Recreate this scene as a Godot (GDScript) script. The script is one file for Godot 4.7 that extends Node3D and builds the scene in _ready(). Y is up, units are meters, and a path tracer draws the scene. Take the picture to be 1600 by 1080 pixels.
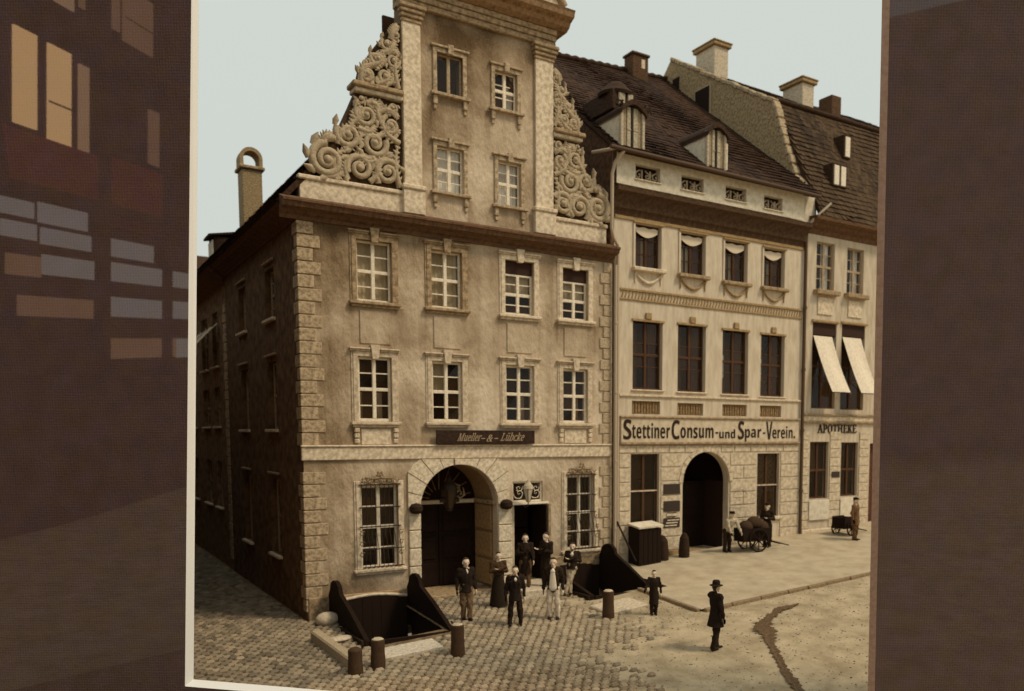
extends Node3D
# A sepia street front seen through the window of a dark picture mat: a corner house with a scrolled gable, a savings-club house and a pharmacy.

var rng := RandomNumberGenerator.new()
var mats := {}
var names := {}

# ---------------------------------------------------------------- naming
func numbered(called: String) -> String:
	var n: int = names.get(called, 0)
	names[called] = n + 1
	return called if n == 0 else "%s_%03d" % [called, n]

func thing(called: String, label: String, category: String, at := Vector3.ZERO, turn := 0.0, group := "") -> Node3D:
	var o := Node3D.new()
	o.name = numbered(called)
	add_child(o, true)
	o.position = at
	o.rotation.y = turn
	tag(o, label, category, group)
	return o

func tag(o: Node, label: String, category: String, group := "") -> void:
	o.set_meta("label", label)
	o.set_meta("category", category)
	if group != "":
		o.set_meta("group", group)

func hold(called: String, parent: Node, at := Vector3.ZERO) -> Node3D:
	var o := Node3D.new()
	o.name = called
	parent.add_child(o, true)
	o.position = at
	return o

func put(called: String, s: SurfaceTool, m: Material, parent: Node = self) -> MeshInstance3D:
	s.set_material(m)
	return put_mesh(called, s.commit(), parent)

func put_mesh(called: String, me: Mesh, parent: Node = self) -> MeshInstance3D:
	var o := MeshInstance3D.new()
	o.mesh = me
	o.name = numbered(called) if parent == self else called
	parent.add_child(o, true)
	return o

# ---------------------------------------------------------------- materials
func lin(r: float, g: float, b: float) -> Color:
	return Color(r, g, b).linear_to_srgb()

func sepia(c: Color) -> Color:
	# everything in this street has the brown tone of the old print: darks redder, lights creamier
	var l := clampf(c.get_luminance() * 2.2, 0, 1)
	return Color(minf(1, c.r * lerpf(1.06, 1.045, l)), c.g * lerpf(0.9, 0.985, l), c.b * lerpf(0.76, 0.905, l))

func rough_mat(key: String, c: Color, spread := 0.25, size := 2.0, rough := 0.9, bump := 0.6, stretch := Vector3.ONE, freq := 0.012, oct := 6) -> StandardMaterial3D:
	# c is a linear base colour; spread is how far the mottling goes to either side
	if mats.has(key):
		return mats[key]
	if key != "mat_core":
		c = sepia(c)
	var m := StandardMaterial3D.new()
	var sp: float = 0.15 if spread < 0.2 else (0.28 if spread < 0.36 else 0.45)
	var pick := absi(key.hash()) % 3
	m.albedo_color = lin(minf(1, c.r * (1 + sp)), minf(1, c.g * (1 + sp)), minf(1, c.b * (1 + sp)))
	m.albedo_texture = mottle(sp, pick, freq >= 0.02)
	m.roughness = rough
	m.metallic_specular = 0.3
	m.uv1_triplanar = true
	m.uv1_world_triplanar = true
	m.uv1_scale = stretch / size
	if bump > 0.0:
		m.normal_enabled = true
		m.normal_texture = relief(pick)
		m.normal_scale = bump * 0.42
	mats[key] = m
	return m

var shared := {}

func mottle(sp: float, pick: int, fine: bool) -> NoiseTexture2D:
	# grey-brown mottling from a darker tone up to white, shared between materials
	var key := "m%d_%d_%d" % [int(sp * 100), pick, int(fine)]
	if shared.has(key):
		return shared[key]
	var n := FastNoiseLite.new()
	n.seed = 11 + pick * 17
	n.frequency = 0.02 if fine else 0.012
	n.fractal_octaves = 6
	n.fractal_gain = 0.62
	var t := NoiseTexture2D.new()
	t.width = 512
	t.height = 512
	t.seamless = true
	t.noise = n
	var g := Gradient.new()
	var lo := (1.0 - sp) / (1.0 + sp)
	var mid := 1.0 / (1.0 + sp)
	g.offsets = PackedFloat32Array([0.15, 0.5, 0.85])
	g.colors = PackedColorArray([lin(lo, lo * 0.95, lo * 0.88), lin(mid, mid, mid * 0.985), lin(1, 1, 1)])
	t.color_ramp = g
	shared[key] = t
	return t

func relief(pick: int) -> NoiseTexture2D:
	var key := "r%d" % pick
	if shared.has(key):
		return shared[key]
	var n := FastNoiseLite.new()
	n.seed = 11 + pick * 17
	n.frequency = 0.014
	n.fractal_octaves = 6
	n.fractal_gain = 0.65
	var b := NoiseTexture2D.new()
	b.width = 512
	b.height = 512
	b.seamless = true
	b.as_normal_map = true
	b.bump_strength = 6.0
	b.noise = n
	shared[key] = b
	return b

func plain(key: String, c: Color, rough := 0.8, spec := 0.3) -> StandardMaterial3D:
	if mats.has(key):
		return mats[key]
	var m := StandardMaterial3D.new()
	c = sepia(c)
	m.albedo_color = lin(c.r, c.g, c.b)
	m.roughness = rough
	m.metallic_specular = spec
	mats[key] = m
	return m

func glow(key: String, c: Color, e: float) -> StandardMaterial3D:
	if mats.has(key):
		return mats[key]
	var m := StandardMaterial3D.new()
	m.albedo_color = lin(0.1, 0.08, 0.06)
	m.emission_enabled = true
	m.emission = lin(c.r, c.g, c.b)
	m.emission_energy_multiplier = e
	mats[key] = m
	return m

func glass_mat() -> StandardMaterial3D:
	# old crown glass: three slightly different panes
	var key := "glass%d" % (rng.randi() % 3)
	if mats.has(key):
		return mats[key]
	var m := StandardMaterial3D.new()
	m.albedo_color = Color(0.34, 0.25, 0.15, [0.1, 0.2, 0.34][int(key[5])])
	m.transparency = BaseMaterial3D.TRANSPARENCY_ALPHA
	m.roughness = 0.04
	m.metallic_specular = 0.36
	mats[key] = m
	return m

func stained_plaster() -> StandardMaterial3D:
	# weathered plaster of the corner house: mottling, sooty streaks running down, broad darker and paler areas
	var w := 704
	var h := 1216
	var big := FastNoiseLite.new()
	big.seed = 5
	big.frequency = 0.007
	big.fractal_octaves = 5
	var streak := FastNoiseLite.new()
	streak.seed = 9
	streak.frequency = 0.03
	streak.fractal_octaves = 3
	var grain := FastNoiseLite.new()
	grain.seed = 21
	grain.frequency = 0.22
	grain.fractal_octaves = 3
	var sills: Array[Vector3] = []
	for e: Vector2 in [Vector2(4.17, 15.5), Vector2(6.1, 15.45), Vector2(4.15, 12.6), Vector2(6.2, 12.5)]:
		sills.append(Vector3(e.x - 0.2, e.x + 1.05, e.y))
	for x: float in [1.63, 3.92, 6.43, 8.58]:
		sills.append(Vector3(x - 0.2, x + 1.25, 9.1))
		sills.append(Vector3(x - 0.2, x + 1.25, 5.6))
	var im := Image.create(w, h, false, Image.FORMAT_RGB8)
	for y in h:
		var py := 19.0 * (1.0 - float(y) / h)
		for x in w:
			var px := 11.0 * float(x) / w
			var a := big.get_noise_2d(x, y) * 0.9 + grain.get_noise_2d(x, y) * 0.24
			var s := streak.get_noise_2d(x, y * 0.06)
			a += s * 0.45
			# darker towards the top left and along the left edge, paler in the middle bays
			var tone_drop := clampf((py - 8.6) / 2.8, 0, 1) * clampf(1.0 - (px - 1.0) / 9.0, 0.25, 1) + clampf(1.0 - absf(px - 0.9) / 1.3, 0, 1) * 0.55
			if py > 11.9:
				# the gable: darker under its cornice and down the left edge, paler at the lower right
				tone_drop = clampf((py - 14.6) / 2.6, 0, 1) * 0.75 + clampf(1.0 - (px - 3.4) / 1.8, 0, 1) * 0.5 + s * 0.5 + big.get_noise_2d(x * 0.6 + 300, y * 0.25) * 0.7
			a -= tone_drop * 1.0
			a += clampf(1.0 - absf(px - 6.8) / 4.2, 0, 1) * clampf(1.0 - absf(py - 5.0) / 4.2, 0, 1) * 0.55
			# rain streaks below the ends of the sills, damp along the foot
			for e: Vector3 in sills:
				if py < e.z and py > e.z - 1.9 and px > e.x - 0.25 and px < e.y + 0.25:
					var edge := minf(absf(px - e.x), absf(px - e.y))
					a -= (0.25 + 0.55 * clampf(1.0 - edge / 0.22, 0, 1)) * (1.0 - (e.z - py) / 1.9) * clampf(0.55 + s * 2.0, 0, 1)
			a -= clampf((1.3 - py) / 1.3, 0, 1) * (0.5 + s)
			var k := clampf(0.72 + a * 0.42, 0.16, 1.0)
			im.set_pixel(x, y, lin(0.73 * pow(k, 0.98), 0.60 * pow(k, 1.13), 0.445 * pow(k, 1.33)))
	im.generate_mipmaps()
	var m := StandardMaterial3D.new()
	m.albedo_texture = ImageTexture.create_from_image(im)
	m.roughness = 0.92
	m.metallic_specular = 0.25
	var bt := NoiseTexture2D.new()
	bt.width = 1024
	bt.height = 1024
	bt.seamless = true
	bt.as_normal_map = true
	bt.bump_strength = 5.0
	var bn := FastNoiseLite.new()
	bn.seed = 3
	bn.frequency = 0.05
	bn.fractal_octaves = 5
	bt.noise = bn
	m.normal_enabled = true
	m.normal_texture = bt
	m.normal_scale = 0.35
	return m

# ---------------------------------------------------------------- mesh helpers
func st() -> SurfaceTool:
	var s := SurfaceTool.new()
	s.begin(Mesh.PRIMITIVE_TRIANGLES)
	return s

func tri(s: SurfaceTool, a: Vector3, b: Vector3, c: Vector3, out: Vector3) -> void:
	var n := (a - c).cross(a - b)
	if n.length_squared() < 1e-14:
		return
	n = n.normalized()
	if n.dot(out) < 0:
		var t := b
		b = c
		c = t
		n = -n
	for p: Vector3 in [a, b, c]:
		s.set_normal(n)
		s.set_uv(Vector2(p.x / 11.0, 1.0 - p.y / 19.0))
		s.add_vertex(p)

func face(s: SurfaceTool, p: Array, out: Vector3) -> void:
	for i in range(1, p.size() - 1):
		tri(s, p[0], p[i], p[i + 1], out)

func box(s: SurfaceTool, a: Vector3, b: Vector3, ch := 0.0) -> void:
	# box between two corners with chamfered edges
	var lo := Vector3(minf(a.x, b.x), minf(a.y, b.y), minf(a.z, b.z))
	var hi := Vector3(maxf(a.x, b.x), maxf(a.y, b.y), maxf(a.z, b.z))
	var m := (lo + hi) * 0.5
	var e := (hi - lo) * 0.5
	ch = minf(ch, minf(e.x, minf(e.y, e.z)) * 0.8)
	for ax in 3:
		var u := (ax + 1) % 3
		var v := (ax + 2) % 3
		for sg in [-1.0, 1.0]:
			var q: Array = []
			for c: Vector2 in [Vector2(-1, -1), Vector2(1, -1), Vector2(1, 1), Vector2(-1, 1)]:
				var p := m
				p[ax] += sg * e[ax]
				p[u] += c.x * (e[u] - ch)
				p[v] += c.y * (e[v] - ch)
				q.append(p)
			var o := Vector3.ZERO
			o[ax] = sg
			face(s, q, o)
	if ch <= 0.0:
		return
	for ax in 3:
		var u := (ax + 1) % 3
		var v := (ax + 2) % 3
		for su in [-1.0, 1.0]:
			for sv in [-1.0, 1.0]:
				var q: Array = []
				for c: Vector2 in [Vector2(-1, 0), Vector2(1, 0), Vector2(1, 1), Vector2(-1, 1)]:
					var p := m
					p[ax] += c.x * (e[ax] - ch)
					p[u] += su * (e[u] - ch * c.y)
					p[v] += sv * (e[v] - ch * (1.0 - c.y))
					q.append(p)
				var o := Vector3.ZERO
				o[u] = su
				o[v] = sv
				face(s, q, o)
	for sx in [-1.0, 1.0]:
		for sy in [-1.0, 1.0]:
			for sz in [-1.0, 1.0]:
				var k := Vector3(sx, sy, sz)
				tri(s, m + k * (e - Vector3(0, ch, ch)), m + k * (e - Vector3(ch, 0, ch)), m + k * (e - Vector3(ch, ch, 0)), k)

func bxs(a: Vector3, b: Vector3, ch := 0.0) -> SurfaceTool:
	var s := st()
	box(s, a, b, ch)
	return s

func prism(s: SurfaceTool, pts: PackedVector2Array, z0: float, z1: float) -> void:
	# an outline in the xy plane, given a thickness from z0 to z1
	var idx := Geometry2D.triangulate_polygon(pts)
	for i in range(0, idx.size(), 3):
		for e in [[z1, Vector3.BACK], [z0, Vector3.FORWARD]]:
			var q: Array = []
			for k in 3:
				var p := pts[idx[i + k]]
				q.append(Vector3(p.x, p.y, e[0]))
			tri(s, q[0], q[1], q[2], e[1])
	var ccw := not Geometry2D.is_polygon_clockwise(pts)
	for i in pts.size():
		var a := pts[i]
		var b := pts[(i + 1) % pts.size()]
		var d := b - a
		var o := Vector3(d.y, -d.x, 0) if not ccw else Vector3(d.y, -d.x, 0)
		# outward side of each edge, whichever way round the outline runs
		var mid := (a + b) * 0.5
		var test := mid + Vector2(o.x, o.y).normalized() * 0.002
		if Geometry2D.is_point_in_polygon(test, pts):
			o = -o
		face(s, [Vector3(a.x, a.y, z0), Vector3(b.x, b.y, z0), Vector3(b.x, b.y, z1), Vector3(a.x, a.y, z1)], o)

func sweep_x(s: SurfaceTool, prof: PackedVector2Array, x0: float, x1: float) -> void:
	# a moulding: profile given as (z, y), swept along x
	var sub := st()
	prism(sub, prof, 0, 1)
	var ar := sub.commit_to_arrays()
	var vs: PackedVector3Array = ar[Mesh.ARRAY_VERTEX]
	for i in range(0, vs.size(), 3):
		var q: Array = []
		var n: Vector3 = ar[Mesh.ARRAY_NORMAL][i]
		for k in 3:
			var p := vs[i + k]
			q.append(Vector3(lerpf(x0, x1, p.z), p.y, p.x))
		tri(s, q[0], q[1], q[2], Vector3(n.z, n.y, n.x))

func tube(s: SurfaceTool, path: Array, radii: Array, n := 6, cap := true) -> void:
	var rings: Array = []
	var up := Vector3.UP
	for i in path.size():
		var d: Vector3 = (path[mini(i + 1, path.size() - 1)] - path[maxi(i - 1, 0)]).normalized()
		if absf(d.dot(up)) > 0.95:
			up = Vector3.RIGHT if absf(d.x) < 0.9 else Vector3.BACK
		var a := d.cross(up).normalized()
		var b := a.cross(d).normalized()
		up = b
		var ring: Array = []
		for k in n:
			var t := TAU * k / n
			ring.append([path[i] + (a * cos(t) + b * sin(t)) * radii[i], a * cos(t) + b * sin(t)])
		rings.append(ring)
	for i in range(path.size() - 1):
		for k in n:
			var p = [rings[i][k], rings[i][(k + 1) % n], rings[i + 1][(k + 1) % n], rings[i + 1][k]]
			smooth_tri(s, p[0], p[1], p[2])
			smooth_tri(s, p[0], p[2], p[3])
	if cap:
		for e in [0, path.size() - 1]:
			var q: Array = []
			for k in n:
				q.append(rings[e][k][0])
			face(s, q, (path[e] - path[1 if e == 0 else e - 1]))

func smooth_tri(s: SurfaceTool, a: Array, b: Array, c: Array) -> void:
	var n: Vector3 = (a[0] - c[0]).cross(a[0] - b[0])
	var q := [a, b, c] if n.dot(a[1] + b[1] + c[1]) >= 0 else [a, c, b]
	for e in q:
		s.set_normal(e[1])
		s.set_uv(Vector2(e[0].x / 11.0, 1.0 - e[0].y / 19.0))
		s.add_vertex(e[0])

func lathe(s: SurfaceTool, prof: Array, at: Vector3, n := 12) -> void:
	# prof: [radius, height] pairs from the bottom up
	for i in range(prof.size() - 1):
		var r0: float = prof[i][0]
		var r1: float = prof[i + 1][0]
		var y0: float = prof[i][1]
		var y1: float = prof[i + 1][1]
		var nn := Vector2(y1 - y0, r0 - r1).normalized()
		for k in n:
			var q: Array = []
			for e in [[k, 0], [k + 1, 0], [k + 1, 1], [k, 1]]:
				var t: float = TAU * e[0] / n
				var r := r0 if e[1] == 0 else r1
				q.append([at + Vector3(cos(t) * r, y0 if e[1] == 0 else y1, sin(t) * r), Vector3(cos(t) * nn.x, nn.y, sin(t) * nn.x)])
			smooth_tri(s, q[0], q[1], q[2])
			smooth_tri(s, q[0], q[2], q[3])

func ellipsoid(s: SurfaceTool, at: Vector3, r: Vector3, n := 8) -> void:
	for i in n:
		for k in n * 2:
			var q: Array = []
			for e in [[i, k], [i, k + 1], [i + 1, k + 1], [i + 1, k]]:
				var f: float = PI * e[0] / n
				var t: float = PI * e[1] / n
				var d := Vector3(sin(f) * cos(t), cos(f), sin(f) * sin(t))
				q.append([at + d * r, (d / r).normalized()])
			smooth_tri(s, q[0], q[1], q[2])
			smooth_tri(s, q[0], q[2], q[3])

func wall(s: SurfaceTool, x0: float, x1: float, y0: float, y1: float, holes: Array, z := 0.0, depth := 0.28) -> void:
	# a wall front with real openings and their reveals; holes are [x0, y0, x1, y1]
	var xs := [x0, x1]
	var ys := [y0, y1]
	for h in holes:
		for v in [h[0], h[2]]:
			if v > x0 and v < x1 and not xs.has(v):
				xs.append(v)
		for v in [h[1], h[3]]:
			if v > y0 and v < y1 and not ys.has(v):
				ys.append(v)
	xs.sort()
	ys.sort()
	for i in range(xs.size() - 1):
		for j in range(ys.size() - 1):
			var c := Vector2((xs[i] + xs[i + 1]) * 0.5, (ys[j] + ys[j + 1]) * 0.5)
			var open := false
			for h in holes:
				if c.x > h[0] and c.x < h[2] and c.y > h[1] and c.y < h[3]:
					open = true
			if not open:
				face(s, [Vector3(xs[i], ys[j], z), Vector3(xs[i + 1], ys[j], z), Vector3(xs[i + 1], ys[j + 1], z), Vector3(xs[i], ys[j + 1], z)], Vector3.BACK)
				face(s, [Vector3(xs[i], ys[j], z - depth), Vector3(xs[i + 1], ys[j], z - depth), Vector3(xs[i + 1], ys[j + 1], z - depth), Vector3(xs[i], ys[j + 1], z - depth)], Vector3.FORWARD)
	for h in holes:
		var a := Vector3(h[0], h[1], z)
		var b := Vector3(h[2], h[3], z)
		var d := Vector3(0, 0, -depth)
		face(s, [a, Vector3(a.x, b.y, z), Vector3(a.x, b.y, z) + d, a + d], Vector3.RIGHT)
		face(s, [Vector3(b.x, a.y, z), b, b + d, Vector3(b.x, a.y, z) + d], Vector3.LEFT)
		face(s, [Vector3(a.x, b.y, z), b, b + d, Vector3(a.x, b.y, z) + d], Vector3.DOWN)
		face(s, [a, Vector3(b.x, a.y, z), Vector3(b.x, a.y, z) + d, a + d], Vector3.UP)

func arch_pts(cx: float, sy: float, r: float, n := 16, a0 := 0.0, a1 := PI) -> Array:
	var q: Array = []
	for i in n + 1:
		var a := lerpf(a0, a1, float(i) / n)
		q.append(Vector2(cx + cos(a) * r, sy + sin(a) * r))
	return q

func spandrels(s: SurfaceTool, cx: float, sy: float, r: float, top: float, z: float, depth: float) -> void:
	# fills the corners between a round arch and its square hole, and lines the arch
	var q := arch_pts(cx, sy, r, 20)
	for i in 20:
		var a: Vector2 = q[i]
		var b: Vector2 = q[i + 1]
		face(s, [Vector3(a.x, a.y, z), Vector3(b.x, b.y, z), Vector3(b.x, top, z), Vector3(a.x, top, z)], Vector3.BACK)
		face(s, [Vector3(a.x, a.y, z), Vector3(b.x, b.y, z), Vector3(b.x, b.y, z - depth), Vector3(a.x, a.y, z - depth)], Vector3(cx - a.x, sy - a.y, 0))

func lettering(called: String, text: String, font_name: String, size: Vector2, at: Vector3, m: Material, parent: Node, slant := 0.0, bold := 400, stroke := 0.0) -> MeshInstance3D:
	# raised lettering set to a given width and height, its lower left corner at a point
	var f := SystemFont.new()
	f.font_names = PackedStringArray([font_name])
	f.font_weight = bold
	var t := TextMesh.new()
	t.text = text
	t.font = f
	t.font_size = 64
	t.pixel_size = 0.01
	t.depth = 0.02
	t.curve_step = 1.0
	var ar := t.get_mesh_arrays()
	var vs: PackedVector3Array = ar[Mesh.ARRAY_VERTEX]
	if vs.is_empty():
		return null
	var lo := vs[0]
	var hi := vs[0]
	for v in vs:
		lo = lo.min(v)
		hi = hi.max(v)
	for i in vs.size():
		var p := (vs[i] - lo) / (hi - lo)
		vs[i] = at + Vector3(p.x * size.x + p.y * size.y * slant, p.y * size.y, p.z * 0.02)
	ar[Mesh.ARRAY_VERTEX] = vs
	var me := ArrayMesh.new()
	me.add_surface_from_arrays(Mesh.PRIMITIVE_TRIANGLES, ar)
	me.surface_set_material(0, m)
	return put_mesh(called, me, parent)

# ---------------------------------------------------------------- ground
func gy(x: float, z: float) -> float:
	return 0.058 * clampf(x, -10, 60) - 0.06 * clampf(z, 0, 16)

# ---------------------------------------------------------------- windows
func glazed(parent: Node, x0: float, y0: float, x1: float, y1: float, z: float, cols: int, rows: int, m: Material, bar := 0.035, sash := 0.07, transom := true) -> void:
	# frame, mullion, transom, thin glazing bars and one pane of glass in each field
	var s := st()
	box(s, Vector3(x0, y0, z), Vector3(x0 + sash, y1, z + 0.07), 0.01)
	box(s, Vector3(x1 - sash, y0, z), Vector3(x1, y1, z + 0.07), 0.01)
	box(s, Vector3(x0 + sash, y0, z + 0.002), Vector3(x1 - sash, y0 + sash * 1.2, z + 0.068), 0.01)
	box(s, Vector3(x0 + sash, y1 - sash, z + 0.002), Vector3(x1 - sash, y1, z + 0.068), 0.01)
	put("frame", s, m, parent)
	var cx := (x0 + x1) * 0.5
	var cy := (y0 + y1) * 0.5
	if cols == 2:
		put("mullion", bxs(Vector3(cx - 0.055, y0 + sash * 1.2, z + 0.004), Vector3(cx + 0.055, y1 - sash, z + 0.082), 0.012), m, parent)
	if transom:
		put("transom", bxs(Vector3(x0 + sash, cy - 0.05, z + 0.006), Vector3(x1 - sash, cy + 0.05, z + 0.074), 0.012), m, parent)
	for j in range(1, rows):
		var y := lerpf(y0, y1, float(j) / rows)
		if transom and absf(y - cy) < 0.06:
			continue
		put("glazing_bar", bxs(Vector3(x0 + sash, y - bar * 0.5, z + 0.012), Vector3(x1 - sash, y + bar * 0.5, z + 0.052)), m, parent)
	for i in cols:
		for j in rows:
			var a := Vector2(lerpf(x0 + sash * 0.5, x1 - sash * 0.5, float(i) / cols), lerpf(y0 + sash * 0.6, y1 - sash * 0.5, float(j) / rows))
			var b := Vector2(lerpf(x0 + sash * 0.5, x1 - sash * 0.5, float(i + 1) / cols), lerpf(y0 + sash * 0.6, y1 - sash * 0.5, float(j + 1) / rows))
			var p := st()
			var tw := rng.randf_range(-0.014, 0.014)
			face(p, [Vector3(a.x, a.y, z + 0.03 + tw), Vector3(b.x, a.y, z + 0.03 - tw), Vector3(b.x, b.y, z + 0.03), Vector3(a.x, b.y, z + 0.03)], Vector3.BACK)
			put("pane", p, glass_mat(), parent)

func curtain(parent: Node, x0: float, y0: float, x1: float, y1: float, z: float, m: Material, called := "curtain") -> void:
	var s := st()
	var n := 18
	for i in n:
		var xa := lerpf(x0, x1, float(i) / n)
		var xb := lerpf(x0, x1, float(i + 1) / n)
		var za := z + sin(i * 1.9) * 0.02
		var zb := z + sin((i + 1) * 1.9) * 0.02
		face(s, [Vector3(xa, y0, za), Vector3(xb, y0, zb), Vector3(xb, y1, zb), Vector3(xa, y1, za)], Vector3.BACK)
	put(called, s, m, parent)

func surround(parent: Node, x0: float, y0: float, x1: float, y1: float, m: Material, wide := 0.15, proud := 0.06, hood := true, sill_out := 0.16, ears := true) -> void:
	var s := st()
	box(s, Vector3(x0 - wide, y0, 0.002), Vector3(x0, y1, proud), 0.012)
	box(s, Vector3(x1, y0, 0.002), Vector3(x1 + wide, y1, proud), 0.012)
	box(s, Vector3(x0 - wide, y1, 0.002), Vector3(x1 + wide, y1 + wide, proud), 0.012)
	# a second, thinner step on the outside
	box(s, Vector3(x0 - wide - 0.05, y0, 0.002), Vector3(x0 - wide, y1 + wide, proud * 0.55), 0.008)
	box(s, Vector3(x1 + wide, y0, 0.002), Vector3(x1 + wide + 0.05, y1 + wide, proud * 0.55), 0.008)
	put("architrave", s, m, parent)
	if hood:
		var cx := (x0 + x1) * 0.5
		var t := y1 + wide
		for e in [[x0 - wide - 0.09, cx - 0.16], [cx + 0.16, x1 + wide + 0.09]]:
			var h := st()
			box(h, Vector3(e[0], t + 0.002, 0.002), Vector3(e[1], t + 0.05, proud + 0.04), 0.008)
			box(h, Vector3(e[0] - 0.02, t + 0.052, 0.002), Vector3(e[1], t + 0.10, proud + 0.09), 0.012)
			put("hood_mould", h, m, parent)
		var k := st()
		prism(k, PackedVector2Array([Vector2(cx - 0.09, y1 - 0.06), Vector2(cx + 0.09, y1 - 0.06), Vector2(cx + 0.14, t + 0.2), Vector2(cx - 0.14, t + 0.2)]), 0.004, proud + 0.08)
		put("keystone", k, m, parent)
	var si := st()
	box(si, Vector3(x0 - wide - 0.1, y0 - 0.10, -0.2), Vector3(x1 + wide + 0.1, y0 - 0.003, sill_out), 0.02)
	box(si, Vector3(x0 - wide - 0.04, y0 - 0.17, 0.002), Vector3(x1 + wide + 0.04, y0 - 0.102, sill_out * 0.55), 0.01)
	put("sill", si, m, parent)

func apron(parent: Node, x0: float, x1: float, top: float, h: float, m: Material, corbels: bool) -> void:
	# the panel of plaster under a sill, with a pair of stacked corbel blocks at the ends
	put("apron_panel", bxs(Vector3(x0 + 0.06, top - h, 0.002), Vector3(x1 - 0.06, top - 0.06, 0.035), 0.012), m, parent)
	if corbels:
		for x in [x0 - 0.15, x1 + 0.02]:
			for k in 3:
				put("corbel", bxs(Vector3(x, top - 0.03 - k * 0.16 - 0.13, 0.002), Vector3(x + 0.15, top - 0.03 - k * 0.16, 0.1 - k * 0.015), 0.02), m, parent)

# ---------------------------------------------------------------- roof tiles
func tiles(parent: Node, a: Vector3, b: Vector3, c: Vector3, d: Vector3, m: Material, course := 0.3, wide := 0.24, seed_ := 1) -> void:
	# a slope a-b (eave) to d-c (ridge) laid with single lapped tiles, a little uneven
	rng.seed = seed_
	var n := ((b - a).cross(d - a)).normalized()
	if n.y < 0:
		n = -n
	var rows := maxi(2, int((d - a).length() / course))
	var s := st()
	var moss := FastNoiseLite.new()
	moss.seed = seed_
	moss.frequency = 0.35
	for j in rows:
		var t0 := float(j) / rows
		var t1 := minf(1.0, (j + 1.22) / rows)
		var la := a.lerp(d, t0)
		var lb := b.lerp(c, t0)
		var ua := a.lerp(d, t1)
		var ub := b.lerp(c, t1)
		var cols := maxi(2, int((lb - la).length() / wide))
		for i in cols:
			var o := (0.5 if j % 2 == 1 else 0.0)
			var u0 := clampf((i + o) / cols, 0, 1)
			var u1 := clampf((i + o + 0.93) / cols, 0, 1)
			if u1 - u0 < 0.2 / cols:
				continue
			var lift := 0.035 + rng.randf() * 0.03 + 0.03 * sin(i * 0.21 + j * 0.13)
			var drop := rng.randf_range(-0.02, 0.02)
			var slope := (ua - la).normalized() * drop
			var p0 := la.lerp(lb, u0) + n * lift + slope
			var p1 := la.lerp(lb, u1) + n * (lift + rng.randf_range(-0.008, 0.008)) + slope
			var q1 := ua.lerp(ub, u1) + n * 0.012
			var q0 := ua.lerp(ub, u0) + n * 0.012
			var k := rng.randf_range(0.62, 1.38) * (1.0 + 0.9 * moss.get_noise_2d(p0.x * 1.2, p0.y + p0.z))
			if rng.randf() < 0.025:
				var slip := slope.normalized() * -0.09 + n * 0.02
				p0 += slip
				p1 += slip * 0.4
				k *= 1.3
			s.set_color(Color(k, k, k))
			face(s, [p0, p1, q1, q0], n)
			face(s, [p0, p1, p1 - n * lift, p0 - n * lift], (la - ua))
	var o := put("roof_tiles", s, m, parent)
	o.set_meta("kind", "stuff")

func slab(s: SurfaceTool, a: Vector3, b: Vector3, c: Vector3, d: Vector3, thick: float) -> void:
	# a flat roof board of some thickness under four corners
	var n := ((b - a).cross(d - a)).normalized()
	if n.y < 0:
		n = -n
	var lo := [a - n * thick, b - n * thick, c - n * thick, d - n * thick]
	face(s, [a, b, c, d], n)
	face(s, lo, -n)
	var top := [a, b, c, d]
	var mid := (a + b + c + d) * 0.25
	for i in 4:
		var k := (i + 1) % 4
		face(s, [top[i], top[k], lo[k], lo[i]], (top[i] + top[k]) * 0.5 - mid)

# ---------------------------------------------------------------- scrollwork
func scroll(s: SurfaceTool, c: Vector2, r: float, z: float, turns: float, start: float, dir: float, thick: float) -> void:
	var path: Array = []
	var rad: Array = []
	var n := int(16 * turns) + 4
	for i in n + 1:
		var t := float(i) / n
		var rr := r * (1.0 - 0.86 * t)
		var a := start + dir * TAU * turns * t
		path.append(Vector3(c.x + cos(a) * rr, c.y + sin(a) * rr, z + 0.05 * t))
		rad.append(thick * (1.0 - 0.45 * t))
	tube(s, path, rad, 7)
	ellipsoid(s, Vector3(c.x, c.y, z + 0.06), Vector3.ONE * thick * 1.05, 5)
	# leaf lobes along the outer turn
	var lobes := maxi(4, int(r * 13))
	for i in lobes:
		var t := float(i) / lobes * 0.75 / turns
		var rr := r * (1.0 - 0.86 * t) + thick * 0.8
		var a := start + dir * TAU * turns * t
		var p := Vector3(c.x + cos(a) * rr, c.y + sin(a) * rr, z - 0.03)
		var q := Vector3(c.x + cos(a - dir * 0.5) * (rr + thick * 1.7), c.y + sin(a - dir * 0.5) * (rr + thick * 1.7), z + 0.01)
		tube(s, [p, p.lerp(q, 0.45) + Vector3(0, 0, 0.03), q], [thick * 0.6, thick * 0.95, thick * 0.12], 6)

func frond(s: SurfaceTool, a: Vector2, b: Vector2, bow: float, z: float, thick: float) -> void:
	# an acanthus stem with leaflets
	var d := b - a
	var side := Vector2(-d.y, d.x) * bow
	var path: Array = []
	var rad: Array = []
	for i in 9:
		var t := i / 8.0
		var p := a + d * t + side * sin(t * PI)
		path.append(Vector3(p.x, p.y, z + 0.06 * sin(t * PI)))
		rad.append(thick * (1.0 - 0.8 * t) + 0.01)
	tube(s, path, rad, 6)
	for i in range(1, 8):
		for sg in [-1.0, 1.0]:
			var p: Vector3 = path[i]
			var dd: Vector3 = (path[i + 1] - path[i - 1]).normalized()
			var nn = Vector3(-dd.y, dd.x, 0) * sg
			var q = p + (nn * 0.9 + dd * 0.8) * thick * (2.2 - i * 0.15) + Vector3(0, 0, -0.02)
			tube(s, [p, p.lerp(q, 0.6) + Vector3(0, 0, 0.02), q], [thick * 0.5, thick * 0.42, 0.01], 5)

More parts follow.
